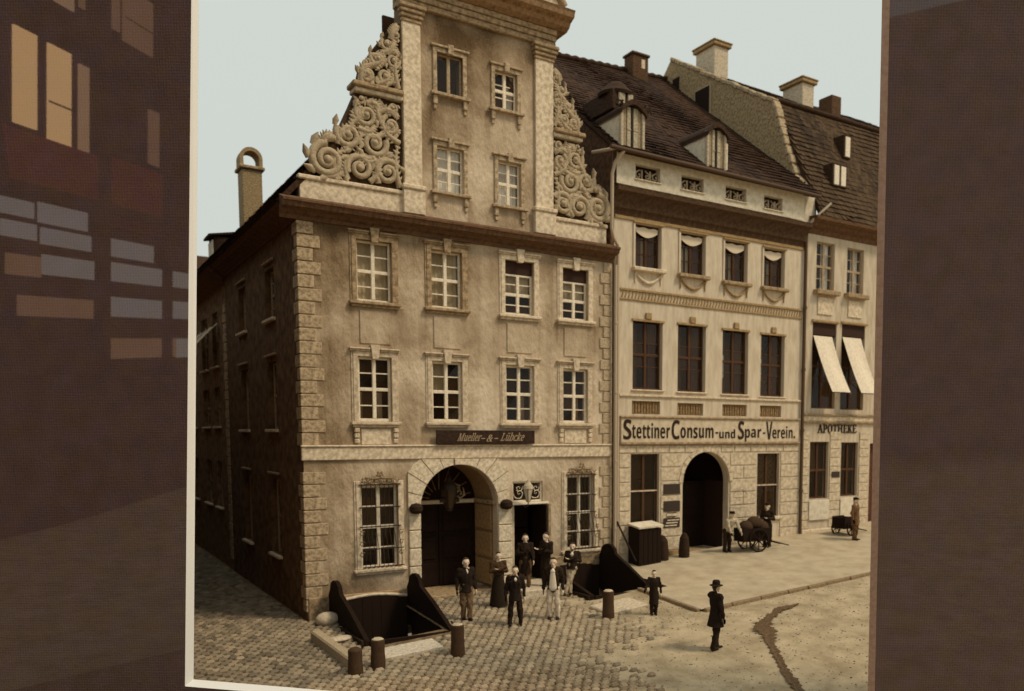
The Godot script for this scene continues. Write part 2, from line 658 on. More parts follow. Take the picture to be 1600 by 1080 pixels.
# ---------------------------------------------------------------- rounded figures (surface nets over a field of tapered capsules)
func field_mesh(s: SurfaceTool, bones: Array, cell: float, blend: float, xf := Transform3D.IDENTITY, folds := 0.0) -> void:
	var lo := Vector3(1e9, 1e9, 1e9)
	var hi := -lo
	for b in bones:
		var r: float = maxf(b[2], b[3]) + cell * 2
		for p: Vector3 in [b[0], b[1]]:
			lo = lo.min(p - Vector3.ONE * r)
			hi = hi.max(p + Vector3.ONE * r)
	var nx := int((hi.x - lo.x) / cell) + 2
	var ny := int((hi.y - lo.y) / cell) + 2
	var nz := int((hi.z - lo.z) / cell) + 2
	var f := PackedFloat32Array()
	f.resize(nx * ny * nz)
	f.fill(9.0)
	for b in bones:
		var a: Vector3 = b[0]
		var e: Vector3 = b[1]
		var r0: float = b[2]
		var r1: float = b[3]
		var fl: Vector3 = b[4] if b.size() > 4 else Vector3.ONE   # flattening of the section
		var reach := Vector3.ONE * (maxf(r0, r1) + blend + cell * 2)
		var i0 := ((a.min(e) - reach - lo) / cell).floor()
		var i1 := ((a.max(e) + reach - lo) / cell).ceil()
		var d := (e - a) / fl
		var dd := maxf(d.length_squared(), 1e-9)
		var fm := minf(fl.x, minf(fl.y, fl.z))
		for k in range(maxi(0, int(i0.z)), mini(nz, int(i1.z) + 1)):
			for j in range(maxi(0, int(i0.y)), mini(ny, int(i1.y) + 1)):
				var at := (k * ny + j) * nx
				for i in range(maxi(0, int(i0.x)), mini(nx, int(i1.x) + 1)):
					var p := (lo + Vector3(i, j, k) * cell - a) / fl
					var t := clampf(p.dot(d) / dd, 0, 1)
					var v := ((p - d * t).length() - lerpf(r0, r1, t)) * fm
					var w := f[at + i]
					if w > 8.0:
						f[at + i] = v
					else:
						var h := maxf(blend - absf(v - w), 0.0) / blend
						f[at + i] = minf(v, w) - h * h * blend * 0.25
	if folds > 0.0:
		# creases of cloth: a fine wandering relief added to the field near its surface
		var fold := FastNoiseLite.new()
		fold.seed = 61 + rng.randi() % 50
		fold.frequency = 5.5
		fold.fractal_octaves = 2
		for k in nz:
			for j in ny:
				for i in nx:
					var at := (k * ny + j) * nx + i
					if absf(f[at]) < 0.08:
						var p := lo + Vector3(i, j, k) * cell
						f[at] += fold.get_noise_3d(p.x * 1.6, p.y * 0.7 + p.x * 0.5, p.z * 1.6) * folds
	var vid := {}
	var verts := PackedVector3Array()
	var quads := PackedInt32Array()
	var sx := 1
	var sy := nx
	var sz := nx * ny
	for k in nz - 1:
		for j in ny - 1:
			for i in nx - 1:
				var o := k * sz + j * sy + i
				var f0 := f[o]
				var mask := 0
				var c := [f0, f[o + sx], f[o + sy], f[o + sx + sy], f[o + sz], f[o + sx + sz], f[o + sy + sz], f[o + sx + sy + sz]]
				for q in 8:
					if c[q] < 0:
						mask |= 1 << q
				if mask == 0 or mask == 255:
					continue
				var sum := Vector3.ZERO
				var cnt := 0
				for e in [[0, 1], [2, 3], [4, 5], [6, 7], [0, 2], [1, 3], [4, 6], [5, 7], [0, 4], [1, 5], [2, 6], [3, 7]]:
					var va: float = c[e[0]]
					var vb: float = c[e[1]]
					if (va < 0) != (vb < 0):
						var t := va / (va - vb)
						var pa := Vector3(e[0] & 1, (e[0] >> 1) & 1, e[0] >> 2)
						var pb := Vector3(e[1] & 1, (e[1] >> 1) & 1, e[1] >> 2)
						sum += pa.lerp(pb, t)
						cnt += 1
				vid[o] = verts.size()
				verts.append(lo + (Vector3(i, j, k) + sum / cnt) * cell)
	for o in vid:
		var i: int = o % nx
		var j: int = (o / sy) % ny
		var k: int = o / sz
		for ax in 3:
			var step: int = [sx, sy, sz][ax]
			var u: int = [sy, sz, sx][ax]
			var v: int = [sz, sx, sy][ax]
			if (ax == 0 and (j == 0 or k == 0)) or (ax == 1 and (k == 0 or i == 0)) or (ax == 2 and (i == 0 or j == 0)):
				continue
			if (f[o] < 0) == (f[o + step] < 0):
				continue
			if not (vid.has(o - u) and vid.has(o - v) and vid.has(o - u - v)):
				continue
			var q := [vid[o], vid[o - u], vid[o - u - v], vid[o - v]]
			if f[o] < 0:
				quads.append_array(PackedInt32Array([q[0], q[2], q[1], q[0], q[3], q[2]]))
			else:
				quads.append_array(PackedInt32Array([q[0], q[1], q[2], q[0], q[2], q[3]]))
	var nor := PackedVector3Array()
	nor.resize(verts.size())
	for i in range(0, quads.size(), 3):
		var a := verts[quads[i]]
		var b := verts[quads[i + 1]]
		var c := verts[quads[i + 2]]
		var n := (a - c).cross(a - b)
		for k in 3:
			nor[quads[i + k]] += n
	for i in quads:
		s.set_normal((xf.basis * nor[i]).normalized())
		s.set_uv(Vector2.ZERO)
		s.add_vertex(xf * verts[i])

var head_cache: ArrayMesh
var hand_cache: ArrayMesh

func head_mesh() -> ArrayMesh:
	if head_cache:
		return head_cache
	var s := st()
	var b: Array = [
		[Vector3(0, 0.02, -0.018), Vector3(0, 0.035, 0.0), 0.088, 0.085],      # skull
		[Vector3(0, -0.02, 0.02), Vector3(0, -0.065, 0.045), 0.068, 0.045],     # face to jaw
		[Vector3(0, -0.095, 0.066), Vector3(0, -0.088, 0.07), 0.022, 0.02],     # chin
		[Vector3(0, 0.005, 0.086), Vector3(0, -0.03, 0.104), 0.01, 0.016],      # nose
		[Vector3(-0.045, 0.022, 0.07), Vector3(0.045, 0.022, 0.07), 0.018, 0.018],  # brow
		[Vector3(-0.02, -0.056, 0.088), Vector3(0.02, -0.056, 0.088), 0.011, 0.011], # mouth
		[Vector3(-0.086, 0.0, -0.012), Vector3(-0.086, -0.035, -0.008), 0.017, 0.012],
		[Vector3(0.086, 0.0, -0.012), Vector3(0.086, -0.035, -0.008), 0.017, 0.012],
		[Vector3(0, -0.06, -0.03), Vector3(0, -0.17, -0.035), 0.052, 0.058]]    # neck
	field_mesh(s, b, 0.0085, 0.018)
	head_cache = s.commit()
	return head_cache

func hand_mesh() -> ArrayMesh:
	# a relaxed right hand hanging down from the wrist at the origin, thumb forward (+z)
	if hand_cache:
		return hand_cache
	var s := st()
	var b: Array = [[Vector3(0, 0.01, 0), Vector3(0, -0.075, 0), 0.026, 0.036, Vector3(0.55, 1, 1)]]
	var len := [0.066, 0.078, 0.074, 0.056]
	for i in 4:
		var z := 0.028 - i * 0.0185
		var l: float = len[i]
		var p0 := Vector3(0, -0.085, z)
		var p1 := p0 + Vector3(-0.006, -l * 0.48, 0.002)
		var p2 := p1 + Vector3(-0.02, -l * 0.5, 0)
		b.append([p0, p1, 0.0095, 0.0088])
		b.append([p1, p2, 0.0088, 0.0072])
	b.append([Vector3(-0.004, -0.03, 0.024), Vector3(-0.012, -0.068, 0.05), 0.014, 0.0105])
	b.append([Vector3(-0.012, -0.068, 0.05), Vector3(-0.02, -0.098, 0.052), 0.0105, 0.0085])
	field_mesh(s, b, 0.0062, 0.006)
	hand_cache = s.commit()
	return hand_cache

func person(label: String, at: Vector3, turn: float, tall: float, o: Dictionary) -> void:
	var k := tall / 1.74
	var stance: float = o.get("stance", 0.10)
	var lean: Vector3 = o.get("lean", Vector3.ZERO)          # offset of the shoulders from the hips
	var hip: Vector3 = Vector3(0, 0.92, 0) + o.get("hip", Vector3.ZERO)
	var chest: Vector3 = hip + Vector3(0, 0.38, 0.0) + lean * 0.7
	var neck: Vector3 = hip + Vector3(0, 0.56, -0.01) + lean
	var head: Vector3 = neck + Vector3(0, 0.155, 0.03) + o.get("head", Vector3.ZERO)
	var J := {}
	for sd in [-1.0, 1.0]:
		var key := "l" if sd < 0 else "r"
		var foot: Vector3 = o.get("foot_" + key, Vector3(sd * stance, 0.0, 0.0))
		var hj := hip + Vector3(sd * 0.09, -0.03, 0)
		var ank := foot + Vector3(0, 0.09, -0.03)
		var kn: Vector3 = o.get("knee_" + key, (hj + ank) * 0.5 + Vector3(sd * 0.01, 0.01, 0.035))
		var sh := neck + Vector3(sd * 0.185, -0.06, -0.005)
		var pose: String = o.get("arm_" + key, o.get("arms", "down"))
		var el := sh + Vector3(sd * 0.075, -0.29, -0.03)
		var wr := el + Vector3(sd * 0.02, -0.25, 0.07)
		if pose == "crossed":
			el = sh + Vector3(sd * 0.07, -0.27, 0.05)
			wr = chest + Vector3(-sd * 0.07, -0.06, 0.22 + (0.03 if sd > 0 else 0.0))
		elif pose == "front":
			el = sh + Vector3(sd * 0.07, -0.28, 0.02)
			wr = chest + Vector3(sd * 0.09, -0.12, 0.27)
		elif pose == "hip":
			el = sh + Vector3(sd * 0.19, -0.24, -0.06)
			wr = hip + Vector3(sd * 0.19, 0.08, 0.05)
		elif pose == "out":
			el = sh + Vector3(sd * 0.12, -0.26, 0.06)
			wr = el + Vector3(sd * 0.1, -0.13, 0.2)
		elif pose == "low":
			el = sh + Vector3(sd * 0.05, -0.25, 0.14)
			wr = el + Vector3(0, -0.2, 0.16)
		J[key] = {"hj": hj, "kn": kn, "ank": ank, "foot": foot, "sh": sh, "el": el, "wr": wr}
	# --- the body, one continuous skin
	var body := st()
	var bb: Array = [
		[hip, hip + Vector3(0, 0.12, 0), 0.135, 0.125, Vector3(1, 1, 0.78)],
		[hip + Vector3(0, 0.1, 0), chest, 0.125, 0.155, Vector3(1, 1, 0.72)],
		[chest, neck + Vector3(0, -0.05, 0), 0.155, 0.085, Vector3(1, 1, 0.72)],
		[neck + Vector3(0, -0.05, 0), neck + Vector3(0, 0.07, 0.01), 0.062, 0.055]]
	for key in ["l", "r"]:
		var j: Dictionary = J[key]
		bb.append([j.hj, j.kn, 0.085, 0.055])
		bb.append([j.kn, j.ank, 0.055, 0.036])
		bb.append([j.ank + Vector3(0, -0.04, -0.01), j.foot + Vector3(0, 0.035, 0.13), 0.038, 0.028])
		bb.append([neck + Vector3(0, -0.07, 0), j.sh, 0.07, 0.06])
		bb.append([j.sh, j.el, 0.052, 0.04])
		bb.append([j.el, j.wr, 0.038, 0.026])
	field_mesh(body, bb, 0.03, 0.04, Transform3D(Basis().scaled(Vector3.ONE * k), Vector3.ZERO))
	var hx := Transform3D(Basis.from_euler(o.get("look", Vector3.ZERO)).scaled(Vector3.ONE * k * 1.06), head * k)
	body.append_from(head_mesh(), 0, hx)
	for key in ["l", "r"]:
		var j: Dictionary = J[key]
		var d: Vector3 = (j.wr - j.el).normalized()
		var y := -d
		var x := y.cross(Vector3.BACK)
		if x.length() < 0.2:
			x = Vector3.RIGHT
		x = x.normalized()
		var z := x.cross(y).normalized()
		var bs := Basis(x * (1.0 if key == "r" else -1.0), y, z)
		body.append_from(hand_mesh(), 0, Transform3D(bs.scaled_local(Vector3.ONE * k), (j.wr + d * 0.02) * k))
	var skin := plain("skin", Color(0.74, 0.61, 0.48), 0.6)
	body.set_material(skin)
	var root := put_mesh("person", body.commit(), self)
	root.position = at
	root.rotation.y = turn
	tag(root, label, "person")
	# --- clothing, each a little outside the body
	var cloth: Color = o.get("coat", Color(0.03, 0.02, 0.014))
	var cm := rough_mat("cloth%d" % int(cloth.r * 1000), cloth, 0.3, 0.5, 0.95, 0.5)
	var trouser: Color = o.get("trousers", Color(0.025, 0.018, 0.012))
	var tm := rough_mat("cloth%d" % int(trouser.r * 1000), trouser, 0.2, 0.5, 0.95, 0.5)
	var skirt: float = o.get("skirt", 0.18)
	var coat := st()
	var cb: Array = [
		[hip + Vector3(0, 0.1, 0), chest, 0.15, 0.185, Vector3(1, 1, 0.76)],
		[chest, neck + Vector3(0, -0.07, 0), 0.185, 0.1, Vector3(1, 1, 0.76)],
		[hip + Vector3(0, 0.1, 0), hip + Vector3(0, -minf(skirt, 0.02), 0.0), 0.155, 0.165, Vector3(1, 1, 0.8)]]
	for key in ["l", "r"]:
		var j: Dictionary = J[key]
		cb.append([neck + Vector3(0, -0.08, 0), j.sh, 0.09, 0.078])
		cb.append([j.sh, j.el, 0.075, 0.062])
		cb.append([j.el, j.el.lerp(j.wr, 0.97), 0.06, 0.046])
	if o.get("collar", true):
		cb.append([neck + Vector3(0, -0.04, -0.02), neck + Vector3(0, 0.03, -0.025), 0.075, 0.062])
	field_mesh(coat, cb, 0.024, 0.035, Transform3D(Basis().scaled(Vector3.ONE * k), Vector3.ZERO), 0.03)
	if skirt > 0.02:
		# the skirts of the coat hang open below the waist
		var sk := st()
		var fl: float = o.get("flare", 0.2)
		lathe(sk, [[fl - 0.015, -skirt], [fl, -skirt + 0.01], [lerpf(fl, 0.165, 0.5), -skirt * 0.4], [0.165, 0.08], [0.13, 0.14]], Vector3.ZERO, 18)
		coat.append_from(sk.commit(), 0, Transform3D(Basis().scaled(Vector3(k, k, k * 0.8)), hip * k))
	put("coat", coat, cm, root)
	if o.get("dress", false):
		var dr := st()
		lathe(dr, [[0.30 * k, 0.03], [0.285 * k, 0.25 * k], [0.24 * k, 0.55 * k], [0.165 * k, 0.95 * k], [0.14 * k, 1.05 * k]], Vector3(hip.x * k, 0, hip.z * k), 18)
		put("skirt", dr, tm, root)
	else:
		var tr := st()
		var tb: Array = [[hip + Vector3(0, 0.1, 0), hip + Vector3(0, -0.02, 0), 0.14, 0.15, Vector3(1, 1, 0.8)]]
		for key in ["l", "r"]:
			var j: Dictionary = J[key]
			tb.append([j.hj, j.kn, 0.105, 0.082])
			tb.append([j.kn, j.ank + Vector3(0, -0.02, 0.01), 0.08, 0.068])
		field_mesh(tr, tb, 0.024, 0.03, Transform3D(Basis().scaled(Vector3.ONE * k), Vector3.ZERO), 0.03)
		put("trousers", tr, tm, root)
	for key in ["l", "r"]:
		var j: Dictionary = J[key]
		var sh := st()
		field_mesh(sh, [[j.ank + Vector3(0, 0.02, 0), j.foot + Vector3(0, 0.045, -0.03), 0.05, 0.05], [j.foot + Vector3(0, 0.04, -0.03), j.foot + Vector3(0, 0.03, 0.15), 0.05, 0.037]], 0.02, 0.03, Transform3D(Basis().scaled(Vector3.ONE * k), Vector3.ZERO))
		put("shoe", sh, plain("shoe", Color(0.02, 0.013, 0.009), 0.5), root)
	if o.has("shirt"):
		var w: float = o.shirt
		var z0 := 0.135
		var top := neck + Vector3(0, -0.02, 0)
		var bot: Vector3 = o.get("shirt_to", chest + Vector3(0, 0.02, 0))
		var sf := st()
		field_mesh(sf, [[Vector3(top.x, top.y, top.z + 0.065), Vector3(chest.x, (top.y + bot.y) * 0.5, chest.z + z0), 0.03, w, Vector3(1, 1, 0.5)], [Vector3(chest.x, (top.y + bot.y) * 0.5, chest.z + z0), Vector3(bot.x, bot.y, bot.z + z0 - 0.01), w, w * 0.6, Vector3(1, 1, 0.5)]], 0.018, 0.02, Transform3D(Basis().scaled(Vector3.ONE * k), Vector3.ZERO))
		if o.get("vest", false):
			field_mesh(sf, [[chest + Vector3(0, 0.02, z0), hip + Vector3(0, 0.02, 0.125), 0.075, 0.115, Vector3(1, 1, 0.4)]], 0.018, 0.02, Transform3D(Basis().scaled(Vector3.ONE * k), Vector3.ZERO))
		put("shirt_front", sf, plain("linen_shirt", Color(0.82, 0.76, 0.66), 0.9), root)
	# --- eyes and hair or hat
	var ey := st()
	for sd in [-1.0, 1.0]:
		ellipsoid(ey, hx * Vector3(sd * 0.032, 0.002, 0.081), Vector3(0.012, 0.007, 0.008) * k, 4)
	put("eyes", ey, plain("dark_eye", Color(0.03, 0.02, 0.015), 0.3), root)
	var hair := st()
	var hb: Array = [[Vector3(0, 0.045, -0.032), Vector3(0, 0.07, -0.014), 0.088, 0.078], [Vector3(0, 0.0, -0.05), Vector3(0, -0.05, -0.045), 0.07, 0.05]]
	if o.get("dress", false):
		hb.append([Vector3(0, 0.07, -0.08), Vector3(0, 0.08, -0.09), 0.045, 0.04])
	if o.get("beard", false):
		hb.append([Vector3(-0.05, -0.06, 0.03), Vector3(0, -0.1, 0.075), 0.025, 0.03])
		hb.append([Vector3(0.05, -0.06, 0.03), Vector3(0, -0.1, 0.075), 0.025, 0.03])
	field_mesh(hair, hb, 0.012, 0.02, hx)
	put("hair", hair, plain("hair", o.get("hair", Color(0.05, 0.035, 0.022)), 0.8), root)
	if o.get("hat", "") == "brim":
		var h := st()
		lathe(h, [[0.0, 0.065], [0.165, 0.05], [0.17, 0.062], [0.098, 0.075], [0.096, 0.15], [0.075, 0.185], [0.0, 0.192]], Vector3(0, 0.0, -0.01), 16)
		var hm := st()
		hm.append_from(h.commit(), 0, hx)
		put("hat", hm, plain("felt", Color(0.025, 0.018, 0.013), 0.95), root)
	elif o.get("hat", "") == "cap":
		var h := st()
		lathe(h, [[0.098, 0.045], [0.1, 0.08], [0.118, 0.105], [0.09, 0.135], [0.0, 0.142]], Vector3(0, 0.0, -0.012), 16)
		box(h, Vector3(-0.06, 0.05, 0.07), Vector3(0.06, 0.062, 0.145), 0.004)
		var hm := st()
		hm.append_from(h.commit(), 0, hx)
		put("cap", hm, plain("felt", Color(0.025, 0.018, 0.013), 0.95), root)

# ================================================================ the scene
func _ready() -> void:
	rng.seed = 7
	# camera: a shifted lens, as in an old plate camera
	var cam := Camera3D.new()
	cam.name = "camera"
	cam.projection = Camera3D.PROJECTION_FRUSTUM
	cam.near = 0.1
	cam.far = 900.0
	cam.size = 0.1 * 1080.0 / 1329.2
	cam.frustum_offset = Vector2(-152.0 / 1329.2, 249.9 / 1329.2) * 0.1
	cam.position = Vector3(-6.349, 5.354, 24.965)
	cam.rotation = Vector3(-0.083, -0.594, 0.003)
	# a simple compact-camera lens held close: the mat is in focus, the view behind it a little soft
	var at := CameraAttributesPhysical.new()
	at.frustum_near = 0.1
	at.frustum_far = 900.0
	at.frustum_focal_length = 35.0
	at.frustum_focus_distance = 17.0
	at.exposure_aperture = 0.72
	cam.attributes = at
	add_child(cam)
	cam.current = true
	# sky and light: a pale overcast day, the brighter part of the sky to the right front
	var env := Environment.new()
	env.background_mode = Environment.BG_SKY
	env.tonemap_mode = Environment.TONE_MAPPER_LINEAR
	env.tonemap_exposure = 1.06
	env.sdfgi_enabled = true
	env.ssao_enabled = true
	env.ssil_enabled = true
	var sky := Sky.new()
	var sm := ProceduralSkyMaterial.new()
	sm.sky_top_color = lin(0.6, 0.645, 0.605)
	sm.sky_horizon_color = lin(0.575, 0.615, 0.57)
	sm.sky_curve = 0.25
	sm.ground_bottom_color = lin(0.2, 0.16, 0.11)
	sm.ground_horizon_color = lin(0.4, 0.38, 0.33)
	sm.sun_angle_max = 1.0
	var cn := FastNoiseLite.new()
	cn.seed = 44
	cn.frequency = 0.006
	cn.fractal_octaves = 5
	var ct := NoiseTexture2D.new()
	ct.width = 1024
	ct.height = 512
	ct.seamless = true
	ct.noise = cn
	var cg := Gradient.new()
	cg.colors = PackedColorArray([Color(0, 0, 0, 0), Color(0.05, 0.045, 0.03, 1)])
	ct.color_ramp = cg
	sm.sky_cover = ct
	sm.energy_multiplier = 1.0
	sky.sky_material = sm
	env.sky = sky
	var we := WorldEnvironment.new()
	we.name = "world_environment"
	we.environment = env
	add_child(we)
	var sun := DirectionalLight3D.new()
	sun.name = "sun"
	sun.light_color = Color(1.0, 0.92, 0.8)
	sun.light_energy = 0.58
	sun.light_angular_distance = 12.0
	sun.shadow_enabled = true
	sun.rotation = Vector3(deg_to_rad(-52), deg_to_rad(38), 0)
	add_child(sun)
	build_ground()
	build_corner_house()
	build_club_house()
	build_pharmacy_house()
	build_side_street_house()
	build_house_across()
	build_alley_end()
	build_street_things()
	build_people()
	build_picture_mat()
	build_house_behind()

# ---------------------------------------------------------------- ground, paving
func axis(a: Array) -> Array:
	# breakpoints [from, to, step, to, step ...] expanded to a list
	var q: Array = [a[0]]
	var i := 1
	while i < a.size():
		while q[-1] < a[i] - a[i + 1] * 0.5:
			q.append(q[-1] + a[i + 1])
		i += 2
	return q

func build_ground() -> void:
	var n := FastNoiseLite.new()
	n.seed = 12
	n.frequency = 0.9
	n.fractal_octaves = 4
	var earth := rough_mat("earth", Color(0.42, 0.365, 0.265), 0.32, 8.0, 0.95, 0.5, Vector3.ONE, 0.011, 7)
	var s := st()
	var bed := st()
	var xs := axis([-400.0, -40.0, 60.0, -10.0, 3.0, 26.0, 0.3, 60.0, 3.0, 420.0, 60.0])
	var zs := axis([-400.0, -40.0, 60.0, -25.0, 5.0, -1.0, 1.0, 0.0, 0.5, 15.0, 0.3, 60.0, 5.0, 420.0, 60.0])
	var h := func(x: float, z: float) -> float:
		var b := gy(x, z)
		if x > -9 and x < 26 and z > 0.5 and z < 15:
			# packed earth and sand to the right, a bed for the stones to the left
			b += n.get_noise_2d(x, z) * (0.03 if x > 7 else 0.012) - (0.06 if x < 6.5 else lerpf(0.06, 0.0, clampf((x - 6.5) / 2.5, 0, 1)))
		elif z <= 0.5:
			b -= 0.06
		return b
	for i in range(xs.size() - 1):
		for j in range(zs.size() - 1):
			var mx: float = (xs[i] + xs[i + 1]) * 0.5
			var mz: float = (zs[j] + zs[j + 1]) * 0.5
			if mz > 0.0 and mz < 2.95 and ((mx > 0.75 and mx < 2.98) or (mx > 7.9 and mx < 10.02)):
				continue   # the two cellar stairs
			var edge := (6.2 if mz < 6.2 else 4.2) + n.get_noise_2d(mx * 0.8, mz * 0.8 + 40.0) * 0.9
			var s_to := bed if mx > -9.0 and mx < edge and mz > -25.0 and mz < 15.0 else s
			face(s_to, [Vector3(xs[i], h.call(xs[i], zs[j]), zs[j]), Vector3(xs[i + 1], h.call(xs[i + 1], zs[j]), zs[j]), Vector3(xs[i + 1], h.call(xs[i + 1], zs[j + 1]), zs[j + 1]), Vector3(xs[i], h.call(xs[i], zs[j + 1]), zs[j + 1])], Vector3.UP)
	s.index()
	s.generate_normals()
	var g := put("ground", s, earth)
	g.set_meta("kind", "structure")
	bed.index()
	bed.generate_normals()
	put("cobble_bed", bed, rough_mat("bed", Color(0.2, 0.16, 0.105), 0.4, 2.0, 0.95, 0.6), g)
	# cobbles: the ones that show largest are separate stones, the rest one mass
	var protos: Array = []
	for k in 4:
		var c := st()
		var e := Vector3(0.106 + 0.008 * (k % 2), 0.07, 0.069 + 0.006 * (k / 2))
		box(c, -e, e, 0.045)
		protos.append(c.commit())
	var cm: Array = []
	for k in 4:
		var v: float = [0.24, 0.31, 0.37, 0.45][k]
		cm.append(rough_mat("cobble%d" % k, Color(v, v * 0.84, v * 0.62), 0.3, 0.6, 0.85, 0.8))
	var spots: Array = []
	var row := 0
	var z := -24.0
	while z < 11.0:
		var x := -7.0 + (0.13 if row % 2 == 1 else 0.0)
		while x < 9.4:
			var keep := z > 0.05 or x < -0.12
			if x > 6.4 and rng.randf() < (x - 6.4) / 2.4:
				keep = false
			if (x > 0.6 and x < 3.1 and z > -0.1 and z < 3.6) or (x > 7.65 and z > -0.1 and z < 3.35):
				keep = false
			if z > 6.6 + rng.randf() and x > 4.2 + rng.randf() * 1.5:
				keep = false
			if keep and x > -6.5:
				spots.append(Vector3(x + rng.randf_range(-0.02, 0.02), 0, z + rng.randf_range(-0.015, 0.015)))
			x += 0.262
		z += 0.178
		row += 1
	var eye := Vector3(-6.35, 5.35, 24.96)
	spots.sort_custom(func(a: Vector3, b: Vector3) -> bool: return cobble_rank(a, eye) < cobble_rank(b, eye))
	var mm := MultiMesh.new()
	mm.transform_format = MultiMesh.TRANSFORM_3D
	mm.use_colors = true
	mm.mesh = protos[1]
	mm.instance_count = maxi(0, spots.size() - 300)
	for i in spots.size():
		var p: Vector3 = spots[i]
		p.y = gy(p.x, p.z) - 0.055 + rng.randf_range(-0.012, 0.014)
		var b := Basis.from_euler(Vector3(0.06 + rng.randf_range(-0.05, 0.05), rng.randf_range(-0.06, 0.06), 0.058 + rng.randf_range(-0.05, 0.05)))
		if i < 300:
			var o := MeshInstance3D.new()
			o.name = "cobble"
			o.mesh = protos[rng.randi() % 4]
			o.material_override = cm[mini(3, int(absf(rng.randfn(1.6, 0.9))))]
			g.add_child(o, true)
			o.transform = Transform3D(b, p)
		else:
			var v := clampf(rng.randfn(0.33 if p.z > 1.0 and p.x > -0.5 else 0.24, 0.06), 0.13, 0.48)
			mm.set_instance_transform(i - 300, Transform3D(b, p))
			mm.set_instance_color(i - 300, Color(v * 1.03, v * 0.81, v * 0.53))
	var mi := MultiMeshInstance3D.new()
	mi.name = "cobbles"
	mi.multimesh = mm
	var mcol := StandardMaterial3D.new()
	mcol.vertex_color_use_as_albedo = true
	mcol.roughness = 0.85
	mi.material_override = mcol
	mi.set_meta("kind", "stuff")
	g.add_child(mi, true)
	# loose stones and clods lying on the packed earth
	var gm := MultiMesh.new()
	gm.transform_format = MultiMesh.TRANSFORM_3D
	gm.use_colors = true
	var peb := st()
	ellipsoid(peb, Vector3.ZERO, Vector3(1, 0.6, 0.8), 4)
	gm.mesh = peb.commit()
	gm.instance_count = 14000
	for i in 14000:
		var p := Vector3(rng.randf_range(3.5, 24.0), 0, rng.randf_range(1.0, 14.0))
		p.y = h.call(p.x, p.z)
		if p.x < 10.3 and p.z < 3.4:
			p.z += 3.4
			p.y = h.call(p.x, p.z)
		var r := 0.008 + 0.03 * pow(rng.randf(), 3.0)
		var v := clampf(rng.randfn(0.34, 0.09), 0.14, 0.6)
		gm.set_instance_transform(i, Transform3D(Basis.from_euler(Vector3(0, rng.randf() * TAU, 0)).scaled(Vector3.ONE * r), p))
		gm.set_instance_color(i, Color(v, v * 0.82, v * 0.55))
	var gi := MultiMeshInstance3D.new()
	gi.name = "gravel"
	gi.multimesh = gm
	gi.material_override = mcol
	gi.set_meta("kind", "stuff")
	g.add_child(gi, true)
	# the pavement in front of the right-hand houses, with a row of kerbstones
	var sand := rough_mat("pavement", Color(0.47, 0.415, 0.315), 0.18, 7.0, 0.95, 0.4)
	var pv := st()
	var px := axis([9.62, 30.0, 0.4])
	for i in range(px.size() - 1):
		for j in 14:
			var z0 := 6.15 * j / 14.0
			var z1 := 6.15 * (j + 1) / 14.0
			var f := func(x: float, zz: float) -> Vector3: return Vector3(x, gy(x, zz) + 0.085 + n.get_noise_2d(x * 0.8, zz * 0.8) * 0.02, zz)
			if px[i] < 10.1 and z0 < 3.2:
				continue
			face(pv, [f.call(px[i], z0), f.call(px[i + 1], z0), f.call(px[i + 1], z1), f.call(px[i], z1)], Vector3.UP)
	pv.index()
	pv.generate_normals()
	var pvo := put("pavement", pv, sand)
	pvo.set_meta("kind", "structure")
	var ks := rough_mat("kerb", Color(0.27, 0.215, 0.145), 0.35, 0.8, 0.9, 0.8)
	var kx := 9.7
	while kx < 27.0:
		var l := rng.randf_range(0.85, 1.2)
		var o := put("kerbstone", bxs(Vector3(-l * 0.5 + 0.015, -0.2, -0.07), Vector3(l * 0.5 - 0.015, 0.105, 0.07), 0.02), ks, pvo)
		o.position = Vector3(kx + l * 0.5, gy(kx + l * 0.5, 6.2), 6.2 + rng.randf_range(-0.012, 0.012))
		o.rotation.z = 0.058
		kx += l
	for k in range(3, 6):
		var o := put("kerbstone", bxs(Vector3(-0.07, -0.2, -0.49), Vector3(0.07, 0.1, 0.49), 0.02), ks, pvo)
		var zz := 0.6 + k * 1.0
		o.position = Vector3(9.56, gy(9.56, zz), zz)
		o.rotation.x = 0.06
	# the wet gutter crossing the earth road
	var gp := [Vector2(12.5, 7.25), Vector2(12.3, 7.3), Vector2(11.6, 7.35), Vector2(10.7, 7.8), Vector2(9.95, 8.3), Vector2(9.75, 8.75), Vector2(9.2, 9.4), Vector2(8.6, 10.3), Vector2(7.9, 11.3), Vector2(7.2, 12.6)]
	var gs := st()
	var wd := [0.02, 0.08, 0.16, 0.13, 0.26, 0.24, 0.11, 0.09, 0.13, 0.15]
	var prev: Array = []
	for i in gp.size() * 16 - 15:
		var t := i / 16.0
		var k := mini(int(t), gp.size() - 2)
		var p: Vector2 = gp[k].lerp(gp[k + 1], t - k)
		var d: Vector2 = (gp[k + 1] - gp[k]).normalized()
		var w := lerpf(wd[k], wd[k + 1], t - k) * (1.0 + 0.8 * n.get_noise_2d(i * 1.2, 4.0))
		var sd := Vector2(-d.y, d.x)
		var ring: Array = []
		for e in [-1.0, -0.5, 0.0, 0.5, 1.0]:
			var q: Vector2 = p + sd * w * e * (1.0 + 0.7 * n.get_noise_2d(i * 0.9, 20.0 + e * 9.0))
			ring.append(Vector3(q.x, h.call(q.x, q.y) + 0.035 - (1.0 - absf(e)) * 0.01, q.y))
		if prev.size():
			for e in 4:
				face(gs, [prev[e], prev[e + 1], ring[e + 1], ring[e]], Vector3.UP)
		prev = ring
	var go := put("gutter", gs, rough_mat("wet_earth", Color(0.125, 0.088, 0.052), 0.5, 0.7, 0.7, 0.8))
	go.set_meta("kind", "structure")

